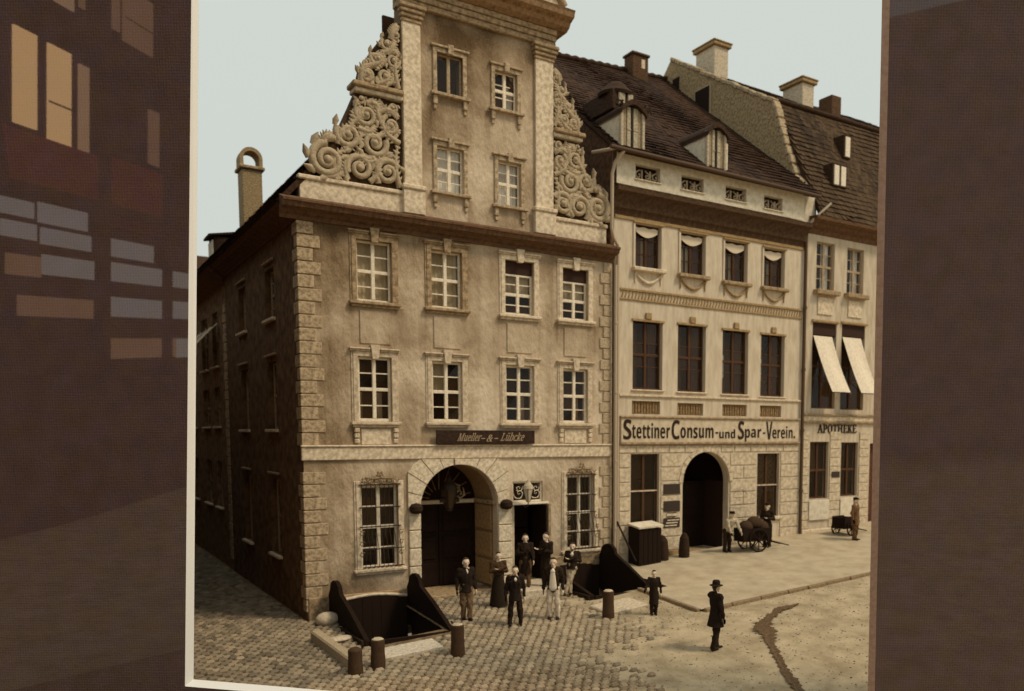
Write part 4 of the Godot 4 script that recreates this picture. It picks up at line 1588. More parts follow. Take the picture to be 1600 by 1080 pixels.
func build_club_house() -> void:
	var house := thing("town_house", "pale house in the middle with an arched door and two roof dormers with white cheeks", "house")
	var plaster := rough_mat("pale_plaster", Color(0.62, 0.555, 0.46), 0.18, 3.2, 0.92, 0.5, Vector3(1.6, 0.35, 1.6))
	var trim := rough_mat("trim", Color.WHITE)
	var ochre := rough_mat("ochre", Color(0.36, 0.27, 0.15), 0.3, 1.2)
	var dark := plain("interior", Color.WHITE)
	var drape := rough_mat("drape", Color(0.075, 0.042, 0.025), 0.5, 0.6, 0.9, 0.4, Vector3(3, 0.4, 3))
	var white := rough_mat("window_paint", Color.WHITE)
	var black := plain("iron", Color.WHITE)
	var wood := rough_mat("dark_wood", Color.WHITE)
	var top := [[11.58, 11.28, 12.72, 12.8], [13.63, 11.27, 14.80, 12.77], [15.78, 11.22, 16.93, 12.76], [17.82, 11.21, 18.95, 12.72]]
	var mid := [[11.50, 6.98, 12.84, 9.48], [13.55, 6.96, 14.90, 9.5], [15.74, 6.94, 17.08, 9.45], [17.76, 6.9, 19.08, 9.42]]
	var vent := [[11.48, 6.1, 12.75, 6.57], [13.56, 6.09, 14.81, 6.54], [15.77, 6.09, 17.05, 6.54], [17.76, 6.09, 18.95, 6.54]]
	var gw := [[11.44, 1.95, 12.74, 4.66], [17.67, 2.05, 18.90, 4.62]]
	var arch := [13.84, 0.3, 16.14, 4.70]
	var s := st()
	wall(s, 10.68, 20.08, -0.6, 13.2, top + mid + vent + gw + [arch], 0.0, 0.3)
	spandrels(s, 14.99, 3.55, 1.15, 4.70, 0.0, 0.3)
	put("wall", s, plaster, house)
	var r := st()
	box(r, Vector3(10.9, -0.5, -3.2), Vector3(20.0, 14.9, -3.0))
	for y in [5.75, 10.2]:
		box(r, Vector3(10.9, y, -2.99), Vector3(20.0, y + 0.25, -0.31))
	for x in [13.2, 15.2, 17.4]:
		box(r, Vector3(x, 6.01, -2.98), Vector3(x + 0.12, 13.1, -0.5))
	put("room_walls", r, dark, house)
	# cove cornice carrying the attic
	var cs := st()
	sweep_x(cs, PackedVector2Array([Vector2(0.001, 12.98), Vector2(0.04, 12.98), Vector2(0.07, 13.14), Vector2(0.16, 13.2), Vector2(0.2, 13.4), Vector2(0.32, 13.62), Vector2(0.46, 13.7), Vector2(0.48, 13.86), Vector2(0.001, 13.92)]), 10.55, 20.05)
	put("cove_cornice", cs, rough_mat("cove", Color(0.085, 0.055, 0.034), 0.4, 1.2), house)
	put("frieze_band", bxs(Vector3(10.69, 12.86, 0.002), Vector3(20.07, 12.975, 0.05), 0.01), ochre, house)
	# attic storey with four low openings
	var at := [[11.31, 14.2, 12.39, 14.70], [13.34, 14.17, 14.39, 14.67], [15.45, 14.15, 16.50, 14.64], [17.42, 14.1, 18.42, 14.6]]
	var aw := st()
	wall(aw, 10.52, 19.62, 13.92, 15.02, at, 0.38, 0.25)
	put("attic_wall", aw, rough_mat("limewash", Color(0.72, 0.68, 0.58), 0.14, 2.0), house)
	put("attic_return", bxs(Vector3(19.625, 13.93, -0.2), Vector3(20.6, 15.0, 0.13)), rough_mat("limewash", Color.WHITE), house)
	for h in at:
		var w := hold("attic_window", house)
		put("back_board", bxs(Vector3(h[0], h[1], 0.06), Vector3(h[2], h[3], 0.1)), dark, w)
		for k in 3:
			var b := st()
			var x := lerpf(h[0], h[2], (k + 0.5) / 3.0)
			scroll(b, Vector2(x, h[1] + 0.16), 0.13, 0.28, 1.1, PI * 0.5, 1.0 if k % 2 == 0 else -1.0, 0.028)
			put("baluster", b, rough_mat("balusters", Color(0.45, 0.39, 0.3), 0.2, 0.6), w)
			put("strut", bxs(Vector3(x + 0.13, h[1], 0.25), Vector3(x + 0.19, h[1] + 0.36, 0.3), 0.01), rough_mat("balusters", Color.WHITE), w)
		put("frame", bxs(Vector3(h[0] - 0.04, h[1] - 0.05, 0.3), Vector3(h[2] + 0.04, h[1] - 0.003, 0.43), 0.01), trim, w)
	# side walls
	var sd := st()
	profile_wall(sd, [[0.37, 13.93], [0.37, 14.95], [-8.0, 21.15], [-17.0, 14.5], [-17.0, -0.5], [-0.001, -0.5], [-0.001, 13.93]], 10.53, 10.66)
	put("side_wall", sd, rough_mat("tarred_side", Color(0.11, 0.065, 0.038), 0.4, 1.6), house)
	# roof
	var roof := hold("roof", house)
	var a := Vector3(10.4, 14.92, 0.72)
	var b := Vector3(20.22, 14.92, 0.72)
	var c := Vector3(20.25, 22.75, -9.55)
	var d := Vector3(10.4, 21.35, -7.75)
	var rs := st()
	slab(rs, a, b, c, d, 0.12)
	slab(rs, Vector3(10.4, 14.5, -17), Vector3(20.25, 14.5, -17), c, d, 0.12)
	put("roof_boards", rs, rough_mat("roof_base", Color.WHITE), roof)
	tiles(roof, a, b, c, d, tile_mat(), 0.3, 0.24, 5)
	var rg := st()
	var rp: Array = []
	var rr: Array = []
	for i in 41:
		rp.append(d.lerp(c, i / 40.0) + Vector3(0, 0.06 + (0.03 if i % 2 == 0 else 0.0), 0))
		rr.append(0.13 if i % 2 == 0 else 0.105)
	tube(rg, rp, rr, 8)
	put("ridge_tiles", rg, rough_mat("roof_base", Color.WHITE), roof)
	var gt := st()
	tube(gt, [Vector3(10.0, 14.93, 0.78), Vector3(20.1, 14.85, 0.78)], [0.075, 0.075], 8)
	put("gutter", gt, plain("gutter", Color(0.09, 0.06, 0.04), 0.6), house)
	var g2 := st()
	tube(g2, [Vector3(10.45, 15.0, 0.65), Vector3(10.0, 15.02, -0.35)], [0.06, 0.06], 8)
	put("gutter_return", g2, plain("pipe_paint", Color.WHITE), house)
	# chimney on the ridge
	var ch := hold("chimney", house)
	put("shaft", bxs(Vector3(17.5, 21.0, -9.2), Vector3(18.4, 23.0, -8.5), 0.02), rough_mat("chimney_brick", Color(0.10, 0.062, 0.038), 0.5, 0.8), ch)
	put("cap", bxs(Vector3(17.43, 23.002, -9.27), Vector3(18.47, 23.12, -8.43), 0.03), rough_mat("chimney_brick", Color.WHITE), ch)
	put("pale_patch", bxs(Vector3(18.0, 22.45, -8.51), Vector3(18.2, 22.85, -8.49), 0.005), trim, ch)
	dormer(house, 10.64, 11.62, 0.42, 15.02, 16.62, true)
	dormer(house, 14.46, 15.38, 0.42, 15.02, 16.62, false)
	# decorated frieze between the upper storeys: two fillets with a running wave
	put("fillet", bxs(Vector3(10.9, 10.42, 0.002), Vector3(20.0, 10.5, 0.06), 0.01), ochre, house)
	put("fillet", bxs(Vector3(10.9, 10.1, 0.002), Vector3(20.0, 10.16, 0.05), 0.01), ochre, house)
	for i in 62:
		var x := 10.98 + i * 0.145
		var ss := st()
		prism(ss, PackedVector2Array([Vector2(x, 10.19), Vector2(x + 0.05, 10.17), Vector2(x + 0.13, 10.38), Vector2(x + 0.08, 10.4)]), 0.002, 0.035)
		put("frieze_leaf", ss, ochre, house)
	# top windows: drawn-up valances, dark hangings with a strip of light curtain between
	for i in 4:
		var h: Array = top[i]
		var w := hold("window", house)
		put("head", bxs(Vector3(h[0] - 0.1, h[3] + 0.002, 0.002), Vector3(h[2] + 0.1, h[3] + 0.07, 0.09), 0.015), ochre, w)
		for x in [h[0] - 0.1, h[2] + 0.003]:
			put("jamb", bxs(Vector3(x, h[1], 0.002), Vector3(x + 0.097, h[3], 0.045), 0.012), plaster, w)
		put("sill", bxs(Vector3(h[0] - 0.16, h[1] - 0.14, -0.2), Vector3(h[2] + 0.16, h[1] - 0.003, 0.2), 0.025), trim if i == 0 else rough_mat("darktrim", Color.WHITE), w)
		glazed(w, h[0], h[1], h[2], h[3], -0.22, 2, 3, drape, 0.03, 0.06, false)
		curtain(w, h[0], h[1], lerpf(h[0], h[2], 0.36), h[3], -0.3, drape)
		curtain(w, lerpf(h[0], h[2], 0.66), h[1], h[2], h[3], -0.3, drape)
		curtain(w, lerpf(h[0], h[2], 0.38), h[1] + 0.03, lerpf(h[0], h[2], 0.62), lerpf(h[1], h[3], 0.72), -0.27, plain("curtain", Color.WHITE))
		if i == 1:
			curtain(w, h[0] + 0.04, h[1] + 0.1, lerpf(h[0], h[2], 0.26), lerpf(h[1], h[3], 0.7), -0.26, plain("curtain", Color.WHITE))
		var v := st()
		var vp := PackedVector2Array()
		for k in 13:
			vp.append(Vector2(lerpf(h[0] + 0.08, h[2] - 0.08, k / 12.0), h[3] - 0.1 - 0.018 * sin(k * 1.1)))
		for k in 13:
			var t := 1.0 - k / 12.0
			vp.append(Vector2(lerpf(h[0] + 0.1, h[2] - 0.1, t), h[3] - 0.26 - 0.17 * sin(t * PI)))
		prism(v, vp, -0.1, -0.07)
		put("valance", v, plain("linen", Color(0.72, 0.64, 0.52), 0.9), w)
		# swag of plaster under the sill
		var sw := st()
		var sp: Array = []
		var sr: Array = []
		for k in 13:
			var t := k / 12.0
			sp.append(Vector3(lerpf(h[0], h[2], t), h[1] - 0.2 - 0.32 * sin(t * PI), 0.03))
			sr.append(0.028 + 0.035 * sin(t * PI))
		tube(sw, sp, sr, 7)
		for x in [h[0], h[2]]:
			tube(sw, [Vector3(x, h[1] - 0.16, 0.03), Vector3(x, h[1] - 0.55, 0.03)], [0.04, 0.02], 6)
		put("swag", sw, ochre if i else trim, w)
	# tall windows of the main floor
	for i in 4:
		var h: Array = mid[i]
		var w := hold("tall_window", house)
		put("head", bxs(Vector3(h[0] - 0.06, h[3] - 0.09, 0.002), Vector3(h[2] + 0.06, h[3], 0.05), 0.012), ochre, w)
		put("keystone", bxs(Vector3((h[0] + h[2]) * 0.5 - 0.13, h[3] + 0.002, 0.002), Vector3((h[0] + h[2]) * 0.5 + 0.13, h[3] + 0.24, 0.08), 0.02), ochre, w)
		glazed(w, h[0], h[1], h[2], h[3], -0.24, 2, 3, rough_mat("brown_sash", Color(0.09, 0.05, 0.03), 0.3, 0.6), 0.03, 0.06)
		curtain(w, h[0], h[1], lerpf(h[0], h[2], 0.3), h[3], -0.34, drape)
		curtain(w, lerpf(h[0], h[2], 0.68), h[1], h[2], h[3], -0.34, drape)
		if i > 1:
			curtain(w, lerpf(h[0], h[2], 0.12), lerpf(h[1], h[3], 0.25), lerpf(h[0], h[2], 0.24), lerpf(h[1], h[3], 0.6), -0.31, plain("curtain_dim", Color.WHITE))
		put("sill", bxs(Vector3(h[0] - 0.08, h[1] - 0.06, -0.2), Vector3(h[2] + 0.08, h[1] - 0.003, 0.08), 0.02), trim, w)
		put("louvre_frame", bxs(Vector3(vent[i][0], vent[i][1], -0.2), Vector3(vent[i][2], vent[i][3], -0.12), 0.01), ochre, w)
		for k in 9:
			var x := lerpf(vent[i][0] + 0.05, vent[i][2] - 0.05, (k + 0.5) / 9.0)
			put("slat", bxs(Vector3(x - 0.045, vent[i][1] + 0.03, -0.119), Vector3(x + 0.045, vent[i][3] - 0.03, -0.085 + 0.01 * (k % 2)), 0.008), rough_mat("slat_wood", Color(0.27, 0.2, 0.115), 0.4, 0.6), w)
	put("sill_course", bxs(Vector3(10.9, 6.72, 0.002), Vector3(20.05, 6.8, 0.07), 0.015), trim, house)
	# rusticated ground floor: separate blocks with recessed joints
	var bm := rough_mat("pale_block", Color(0.60, 0.53, 0.42), 0.22, 1.4, 0.92, 0.6)
	var yb := 1.05
	var row := 0
	while yb < 4.95:
		var spans := [[10.92, 11.4], [12.8, 13.76], [16.22, 17.6], [18.96, 20.02]]
		if yb > 4.5:
			spans = [[10.92, 12.4], [12.43, 13.9], [13.93, 15.0], [15.03, 16.4], [16.43, 18.1], [18.13, 20.02]]
		for sp in spans:
			var w2: float = sp[1] - sp[0]
			var y1 := minf(yb + 0.5, 4.98)
			if w2 > 1.2 and row % 2 == 1:
				put("stone_block", bxs(Vector3(sp[0], yb + 0.012, 0.002), Vector3(sp[0] + w2 * 0.5 - 0.012, y1 - 0.012, 0.035), 0.014), bm, house)
				put("stone_block", bxs(Vector3(sp[0] + w2 * 0.5 + 0.012, yb + 0.012, 0.002), Vector3(sp[1], y1 - 0.012, 0.035), 0.014), bm, house)
			else:
				put("stone_block", bxs(Vector3(sp[0], yb + 0.012, 0.002), Vector3(sp[1], y1 - 0.012, 0.035 + rng.randf_range(-0.005, 0.005)), 0.014), bm, house)
		yb += 0.52
		row += 1
	for i in 11:
		var a0 := PI * i / 11 + 0.01
		var a1 := PI * (i + 1) / 11 - 0.01
		var q := arch_pts(14.99, 3.55, 1.17, 3, a0, a1)
		q.append_array(arch_pts(14.99, 3.55, 1.34, 3, a1, a0))
		var v := st()
		prism(v, PackedVector2Array(q), 0.003, 0.06)
		put("voussoir", v, bm, house)
	put("plinth", bxs(Vector3(16.2, -0.3, 0.003), Vector3(20.05, 1.04, 0.09), 0.03), ochre, house)
	put("plinth", bxs(Vector3(12.8, -0.3, 0.003), Vector3(13.78, 1.04, 0.07), 0.03), ochre, house)
	for h in gw:
		var w := hold("shop_window", house)
		glazed(w, h[0], h[1], h[2], h[3], -0.2, 2, 2, rough_mat("brown_sash", Color.WHITE), 0.03, 0.06)
		put("rail", bxs(Vector3(h[0] + 0.02, lerpf(h[1], h[3], 0.5) - 0.02, -0.13), Vector3(h[2] - 0.02, lerpf(h[1], h[3], 0.5) + 0.02, -0.09)), trim, w)
		put("sill", bxs(Vector3(h[0] - 0.1, h[1] - 0.12, -0.2), Vector3(h[2] + 0.1, h[1] - 0.003, 0.12), 0.02), trim, w)
	# arched entrance: passage walls and a dark inner door
	var p := hold("arched_entrance", house)
	for e in [13.84, 16.14]:
		var ps := st()
		face(ps, [Vector3(e, 0.3, -0.3), Vector3(e, 3.55, -0.3), Vector3(e, 3.55, -2.9), Vector3(e, 0.3, -2.9)], Vector3(14.99 - e, 0, 0))
		put("passage_wall", ps, dark, p)
	for k in 2:
		put("door_leaf", bxs(Vector3(13.9 + k * 1.12, 0.85, -1.5), Vector3(14.97 + k * 1.12, 3.4, -1.44), 0.015), wood, p)
	put("fanlight_bar", bxs(Vector3(13.85, 3.4, -1.5), Vector3(16.13, 3.52, -1.4), 0.015), wood, p)
	put("step", bxs(Vector3(13.85, 0.3, -1.6), Vector3(16.13, 0.86, 0.16), 0.03), rough_mat("darktrim", Color.WHITE), p)
	# painted notices right of the arch
	var faint := rough_mat("faint_paint", Color(0.33, 0.27, 0.19), 0.3, 0.4)
	for e in [[3.05, 0.16], [2.9, 0.0], [2.62, 0.02], [2.48, 0.0], [2.02, 0.0]]:
		var s2 := st()
		var q2: Array = []
		var rr2: Array = []
		for k in 9:
			q2.append(Vector3(lerpf(16.4, 17.1, k / 8.0), e[0] + e[1] * sin(k / 8.0 * PI), 0.037))
			rr2.append(0.012)
		tube(s2, q2, rr2, 5)
		put("painted_line", s2, faint, house)
	# drainpipes: pale one on the left with its swan neck, dark one on the right
	var dp := st()
	tube(dp, [Vector3(10.6, 14.95, 0.78), Vector3(10.5, 14.8, 0.72), Vector3(10.38, 14.55, 0.5), Vector3(10.36, 14.2, 0.35), Vector3(10.36, 12.4, 0.33), Vector3(10.5, 12.1, 0.24), Vector3(10.76, 11.9, 0.12), Vector3(10.78, 11.4, 0.1), Vector3(10.78, 0.8, 0.1)], [0.06, 0.06, 0.06, 0.06, 0.06, 0.06, 0.06, 0.06, 0.06], 8)
	put("drainpipe", dp, plain("pipe_paint", Color.WHITE), house)
	var dp2 := st()
	tube(dp2, [Vector3(20.08, 13.6, 0.12), Vector3(20.08, 1.2, 0.12)], [0.06, 0.06], 8)
	for yy in [3.0, 5.5, 8.0, 10.5]:
		tube(dp2, [Vector3(20.08, yy, 0.12), Vector3(20.08, yy + 0.1, 0.12)], [0.09, 0.09], 8)
	put("drainpipe", dp2, plain("pipe_dark", Color(0.12, 0.085, 0.055), 0.6), house)
	# signs
	var sg := thing("shop_sign", "long pale sign board lettered Stettiner Consum- und Spar-Verein", "sign", Vector3(0, 0, 0))
	put("board", bxs(Vector3(10.96, 5.08, 0.02), Vector3(19.9, 5.95, 0.09), 0.01), rough_mat("sign_board", Color(0.62, 0.55, 0.44), 0.15, 2.0), sg)
	var ink := plain("ink", Color(0.035, 0.022, 0.014), 0.8)
	put("moulding", bxs(Vector3(10.92, 5.952, 0.005), Vector3(19.95, 6.03, 0.15), 0.02), rough_mat("darktrim", Color.WHITE), sg)
	put("moulding", bxs(Vector3(10.92, 5.0, 0.005), Vector3(19.95, 5.078, 0.15), 0.02), rough_mat("darktrim", Color.WHITE), sg)
	for e in [["S", 11.04, 0.36, 5.18, 0.72], ["tettiner", 11.42, 1.72, 5.22, 0.56], ["C", 13.22, 0.38, 5.18, 0.72], ["onsum", 13.64, 1.62, 5.22, 0.42], ["-", 15.36, 0.13, 5.4, 0.07], ["und", 15.55, 0.82, 5.22, 0.36], ["S", 16.52, 0.32, 5.18, 0.72], ["par", 16.88, 0.88, 5.1, 0.5], ["-", 17.86, 0.13, 5.4, 0.07], ["V", 18.02, 0.36, 5.18, 0.72], ["erein.", 18.38, 1.3, 5.22, 0.5]]:
		lettering("lettering", e[0], "Droid Sans", Vector2(e[2], e[4]), Vector3(e[1], e[3], 0.082), ink, sg, 0.0, 700)
	var plates := [["dark blank tin plate, upper of two beside the arched door", 12.9, 3.15, 13.68, 3.53, true], ["dark blank tin plate, lower of two beside the arched door", 12.91, 2.5, 13.68, 2.9, true], ["small pale framed notice under the two tin plates", 13.06, 2.3, 13.5, 2.47, false], ["striped notice board lowest beside the arched door", 12.91, 1.9, 13.68, 2.26, true]]
	for i in 4:
		var e: Array = plates[i]
		var pl := thing("notice_plate", e[0], "plate", Vector3.ZERO, 0.0, "plates beside the arched door")
		put("panel", bxs(Vector3(e[1], e[2], 0.036), Vector3(e[3], e[4], 0.065), 0.006), plain("tin", Color(0.05, 0.04, 0.035), 0.5) if e[5] else trim, pl)
		if i == 3:
			for k in 3:
				put("stripe", bxs(Vector3(e[1] + 0.06 + k * 0.06, e[2] + 0.06 + k * 0.1, 0.064), Vector3(e[3] - 0.05 - (2 - k) * 0.05, e[2] + 0.1 + k * 0.1, 0.07)), trim, pl)
		if i == 2:
			for k in 2:
				put("rim", bxs(Vector3(e[1], e[2] + k * 0.14, 0.064), Vector3(e[3], e[2] + 0.03 + k * 0.14, 0.075)), ink, pl)

func dormer(house: Node, x0: float, x1: float, z: float, y0: float, y1: float, two_tier: bool) -> void:
	# a dormer on the eave: white boarded cheeks, tall casement, bulging dark roof
	var d := hold("dormer", house)
	var slope := 0.762
	var base := 15.0
	var cheek := rough_mat("limewash", Color.WHITE)
	for e in [x0, x1 - 0.06]:
		var s := st()
		profile_wall(s, [[z, base - 0.05], [z, y1 - 0.28], [z - (y1 - 0.28 - base) / slope, y1 - 0.28]], e, e + 0.06)
		put("cheek", s, cheek, d)
	var w := rough_mat("casement", Color(0.50, 0.45, 0.36), 0.2, 0.8)
	var f := st()
	for x in [x0 - 0.02, x1 - 0.1]:
		box(f, Vector3(x, y0 - 0.05, z - 0.1), Vector3(x + 0.12, y1 - 0.2, z + 0.06), 0.02)
	box(f, Vector3(x0 + 0.1, y0 - 0.06, z - 0.1), Vector3(x1 - 0.1, y0 + 0.06, z + 0.1), 0.02)
	put("posts", f, w, d)
	var cx := (x0 + x1) * 0.5
	for e in [[x0 + 0.28, cx - 0.05], [cx + 0.05, x1 - 0.24]]:
		put("casement", bxs(Vector3(e[0], y0 + 0.07, z - 0.06), Vector3(e[1], y1 - 0.12, z), 0.012), rough_mat("blind_cloth", Color(0.46, 0.43, 0.34), 0.2, 0.8), d)
		put("glazing_bar", bxs(Vector3(e[0], lerpf(y0, y1, 0.45), z + 0.001), Vector3(e[1], lerpf(y0, y1, 0.45) + 0.03, z + 0.02)), w, d)
	put("mullion", bxs(Vector3(cx - 0.045, y0 + 0.07, z - 0.08), Vector3(cx + 0.045, y1 - 0.1, z + 0.03), 0.01), plain("iron", Color.WHITE), d)
	for x in [x0 + 0.11, x1 - 0.24]:
		put("side_board", bxs(Vector3(x, y0 + 0.07, z - 0.07), Vector3(x + 0.14, y1 - 0.15, z - 0.01), 0.01), rough_mat("side_board", Color(0.33, 0.28, 0.2), 0.25, 0.7), d)
	var rm := rough_mat("dormer_roof", Color(0.05, 0.032, 0.022), 0.4, 0.8)
	# curved roof running back into the slope
	var prof := PackedVector2Array()
	var hw := (x1 - x0) * 0.5 + 0.05
	for i in 17:
		var t := lerpf(-1.0, 1.0, i / 16.0)
		prof.append(Vector2(cx + t * hw, y1 - 0.22 + 0.34 * pow(cos(t * PI * 0.5), 0.8) - 0.05 * absf(t)))
	for i in 17:
		var t := lerpf(1.0, -1.0, i / 16.0)
		prof.append(Vector2(cx + t * hw, y1 - 0.36 + 0.3 * pow(cos(t * PI * 0.5), 0.8) - 0.05 * absf(t)))
	var rs := st()
	prism(rs, prof, z - 2.2, z + 0.16)
	put("hood", rs, rm, d)
	if two_tier:
		var y2 := y1 + 0.12
		put("upper_box", bxs(Vector3(cx - 0.5, y2 - 0.2, z - 2.4), Vector3(cx + 0.5, y2 + 0.5, z - 0.5), 0.03), rm, d)
		for e in [[cx - 0.24, cx + 0.02], [cx + 0.14, cx + 0.36]]:
			put("upper_casement", bxs(Vector3(e[0], y2 - 0.02, z - 0.52), Vector3(e[1], y2 + 0.4, z - 0.44), 0.02), rough_mat("blind_cloth", Color.WHITE), d)
		var l := st()
		lathe(l, [[0.62, y2 + 0.38], [0.66, y2 + 0.48], [0.5, y2 + 0.62], [0.36, y2 + 0.78], [0.2, y2 + 0.9], [0.0, y2 + 0.95]], Vector3(cx, 0, z - 1.0), 16)
		put("upper_hood", l, rm, d)
		for x in [x0 - 0.12, x1 + 0.05]:
			var v := st()
			scroll(v, Vector2(x + 0.1, y1 - 0.1), 0.14, z - 0.02, 1.3, 0.0, 1.0, 0.04)
			put("volute", v, rm, d)
	else:
		put("side_board", bxs(Vector3(x1 + 0.02, y0, z - 0.05), Vector3(x1 + 0.12, y1 - 0.5, z), 0.01), cheek, d)

# ---------------------------------------------------------------- the pharmacy house on the right
func build_pharmacy_house() -> void:
	var house := thing("town_house", "pale house at the right edge with two white awnings and a steep mansard roof", "house")
	var plaster := rough_mat("right_plaster", Color(0.58, 0.52, 0.43), 0.18, 3.2, 0.92, 0.5, Vector3(1.6, 0.35, 1.6))
	var trim := rough_mat("trim", Color.WHITE)
	var ochre := rough_mat("ochre", Color.WHITE)
	var dark := plain("interior", Color.WHITE)
	var sash := rough_mat("brown_sash", Color.WHITE)
	var X0 := 20.16
	var top := [[20.82, 11.38, 21.92, 13.35], [22.70, 11.40, 23.77, 13.32], [24.95, 11.38, 26.0, 13.3]]
	var mid := [[20.68, 6.48, 22.14, 10.05], [22.47, 6.46, 23.97, 10.1], [24.9, 6.46, 26.3, 10.1]]
	var gw := [[20.68, 2.66, 21.83, 5.08], [22.62, 2.70, 23.72, 5.05]]
	var door := [24.5, 0.9, 25.6, 5.0]
	var s := st()
	wall(s, X0, 33.0, -0.6, 14.3, top + mid + gw + [door], 0.0, 0.3)
	put("wall", s, plaster, house)
	var r := st()
	box(r, Vector3(20.4, -0.5, -3.0), Vector3(32.8, 14.2, -2.8))
	box(r, Vector3(20.4, 5.8, -2.79), Vector3(32.8, 6.0, -0.31))
	put("room_walls", r, dark, house)
	# the rough gable wall rising above the middle house
	var gwm := rough_mat("rubble", Color(0.34, 0.275, 0.175), 0.45, 1.6, 0.95, 1.2, Vector3.ONE, 0.02, 6)
	var gs := st()
	profile_wall(gs, [[-0.001, 14.31], [-0.2, 15.2], [-0.75, 16.1], [-1.35, 17.5], [-2.1, 19.5], [-9.15, 23.62], [-9.9, 22.9], [-17.5, 14.0], [-17.5, -0.5], [-0.31, -0.5], [-0.31, 14.31]], 20.27, 20.6)
	put("gable_wall", gs, gwm, house)
	# ragged coping stones along the edge of the gable
	var edge := [[0.1, 15.15], [-0.75, 16.1], [-1.35, 17.5], [-2.1, 19.5], [-9.15, 23.62]]
	var cop := rough_mat("coping", Color(0.42, 0.35, 0.25), 0.4, 0.8, 0.95, 1.0)
	for i in 4:
		var a := Vector3(20.3, edge[i][1], edge[i][0])
		var b := Vector3(20.3, edge[i + 1][1], edge[i + 1][0])
		var n := int((b - a).length() / 0.42)
		for k in n:
			var o := put("coping_stone", bxs(Vector3(-0.09, -0.1, -0.2), Vector3(0.3, 0.07, 0.2), 0.03), cop, house)
			o.position = a.lerp(b, (k + 0.5) / n) + Vector3(rng.randf_range(-0.04, 0.02), rng.randf_range(-0.05, 0.03), 0)
			o.rotation.x = atan2(b.y - a.y, a.z - b.z) + rng.randf_range(-0.12, 0.12)
	put("opening_frame", bxs(Vector3(20.2, 20.0, -7.3), Vector3(20.269, 21.5, -6.1), 0.02), rough_mat("old_paint", Color(0.4, 0.33, 0.24), 0.2), house)
	put("hatch", bxs(Vector3(20.17, 20.1, -7.2), Vector3(20.199, 21.42, -6.2), 0.008), plain("opening_dark", Color(0.018, 0.011, 0.007), 0.9), house)  # dark board standing in for the shade inside a window opening
	put("hatch", bxs(Vector3(20.24, 22.0, -9.0), Vector3(20.268, 22.6, -8.5), 0.008), plain("opening_dark", Color.WHITE), house)  # small dark board coloured as the shade within an open hole
	# mansard roof
	var roof := hold("roof", house)
	var e0 := Vector3(20.5, 14.2, 0.55)
	var e1 := Vector3(34.0, 14.2, 0.55)
	var k1 := Vector3(34.0, 19.56, -2.28)
	var k0 := Vector3(20.5, 19.56, -2.28)
	var r1 := Vector3(34.0, 23.5, -9.15)
	var r0 := Vector3(20.5, 23.5, -9.15)
	var rs := st()
	slab(rs, e0, e1, k1, k0, 0.15)
	slab(rs, k0, k1, r1, r0, 0.15)
	slab(rs, Vector3(20.5, 14, -17.5), Vector3(34, 14, -17.5), r1, r0, 0.15)
	put("roof_boards", rs, rough_mat("roof_base", Color.WHITE), roof)
	var tm := rough_mat("tile_tone_right", Color(0.085, 0.06, 0.037), 0.4, 2.6, 0.9, 0.5)
	tm.vertex_color_use_as_albedo = true
	tiles(roof, e0, e1, k1, k0, tm, 0.26, 0.24, 8)
	tiles(roof, k0 + Vector3(0, 0.05, 0), k1 + Vector3(0, 0.05, 0), r1, r0, tm, 0.5, 0.5, 9)
	var kr := st()
	tube(kr, [k0 + Vector3(0, 0.06, 0.05), k1 + Vector3(0, 0.06, 0.05)], [0.11, 0.11], 8)
	put("break_tiles", kr, rough_mat("roof_base", Color.WHITE), roof)
	# roof lights: low dark boxes with pale casements
	for e in [[23.6, 17.5, 0.3, 0.85, 1], [21.95, 15.85, 0.75, 0.8, 2]]:
		var w := hold("roof_light", house)
		var zz: float = 0.55 - 2.83 * (e[1] - 14.2) / 5.36 + 0.14
		put("box", bxs(Vector3(e[0] - 0.08, e[1] - 0.06, zz - 0.9), Vector3(e[0] + e[2] + 0.08, e[1] + e[3] + 0.1, zz), 0.03), rough_mat("roof_base", Color.WHITE), w)
		for k in int(e[4]):
			var x: float = e[0] + k * 0.42
			put("casement", bxs(Vector3(x, e[1], zz - 0.02), Vector3(x + 0.3, e[1] + e[3], zz + 0.04), 0.015), rough_mat("window_paint", Color.WHITE), w)
	# chimneys
	var cm := rough_mat("chimney_lime", Color(0.58, 0.52, 0.42), 0.35, 0.9, 0.95, 0.8)
	for e in [[21.6, 22.5, -8.9, -7.5, 22.0, 24.05], [24.6, 25.4, -5.9, -4.6, 20.5, 22.05]]:
		var c := hold("chimney", house)
		put("shaft", bxs(Vector3(e[0], e[4], e[2]), Vector3(e[1], e[5], e[3]), 0.03), cm, c)
		put("cap", bxs(Vector3(e[0] - 0.12, e[5] + 0.002, e[2] - 0.12), Vector3(e[1] + 0.12, e[5] + 0.16, e[3] + 0.12), 0.03), ochre, c)
		put("cap", bxs(Vector3(e[0] - 0.16, e[5] + 0.162, e[2] - 0.16), Vector3(e[1] + 0.16, e[5] + 0.24, e[3] + 0.16), 0.03), rough_mat("darktrim", Color.WHITE), c)
	var c3 := hold("chimney", house)
	put("shaft", bxs(Vector3(24.3, 19.2, -3.3), Vector3(24.95, 20.75, -2.5), 0.03), rough_mat("chimney_brick", Color.WHITE), c3)
	put("flashing", bxs(Vector3(23.4, 19.3, -2.9), Vector3(24.29, 19.95, -2.6), 0.03), cm, c3)
	# eaves
	var cs := st()
	sweep_x(cs, PackedVector2Array([Vector2(0.002, 13.6), Vector2(0.06, 13.62), Vector2(0.1, 13.78), Vector2(0.3, 13.86), Vector2(0.34, 14.0), Vector2(0.58, 14.06), Vector2(0.6, 14.2), Vector2(0.002, 14.25)]), 20.2, 33.5)
	put("cornice", cs, rough_mat("cornice", Color.WHITE), house)
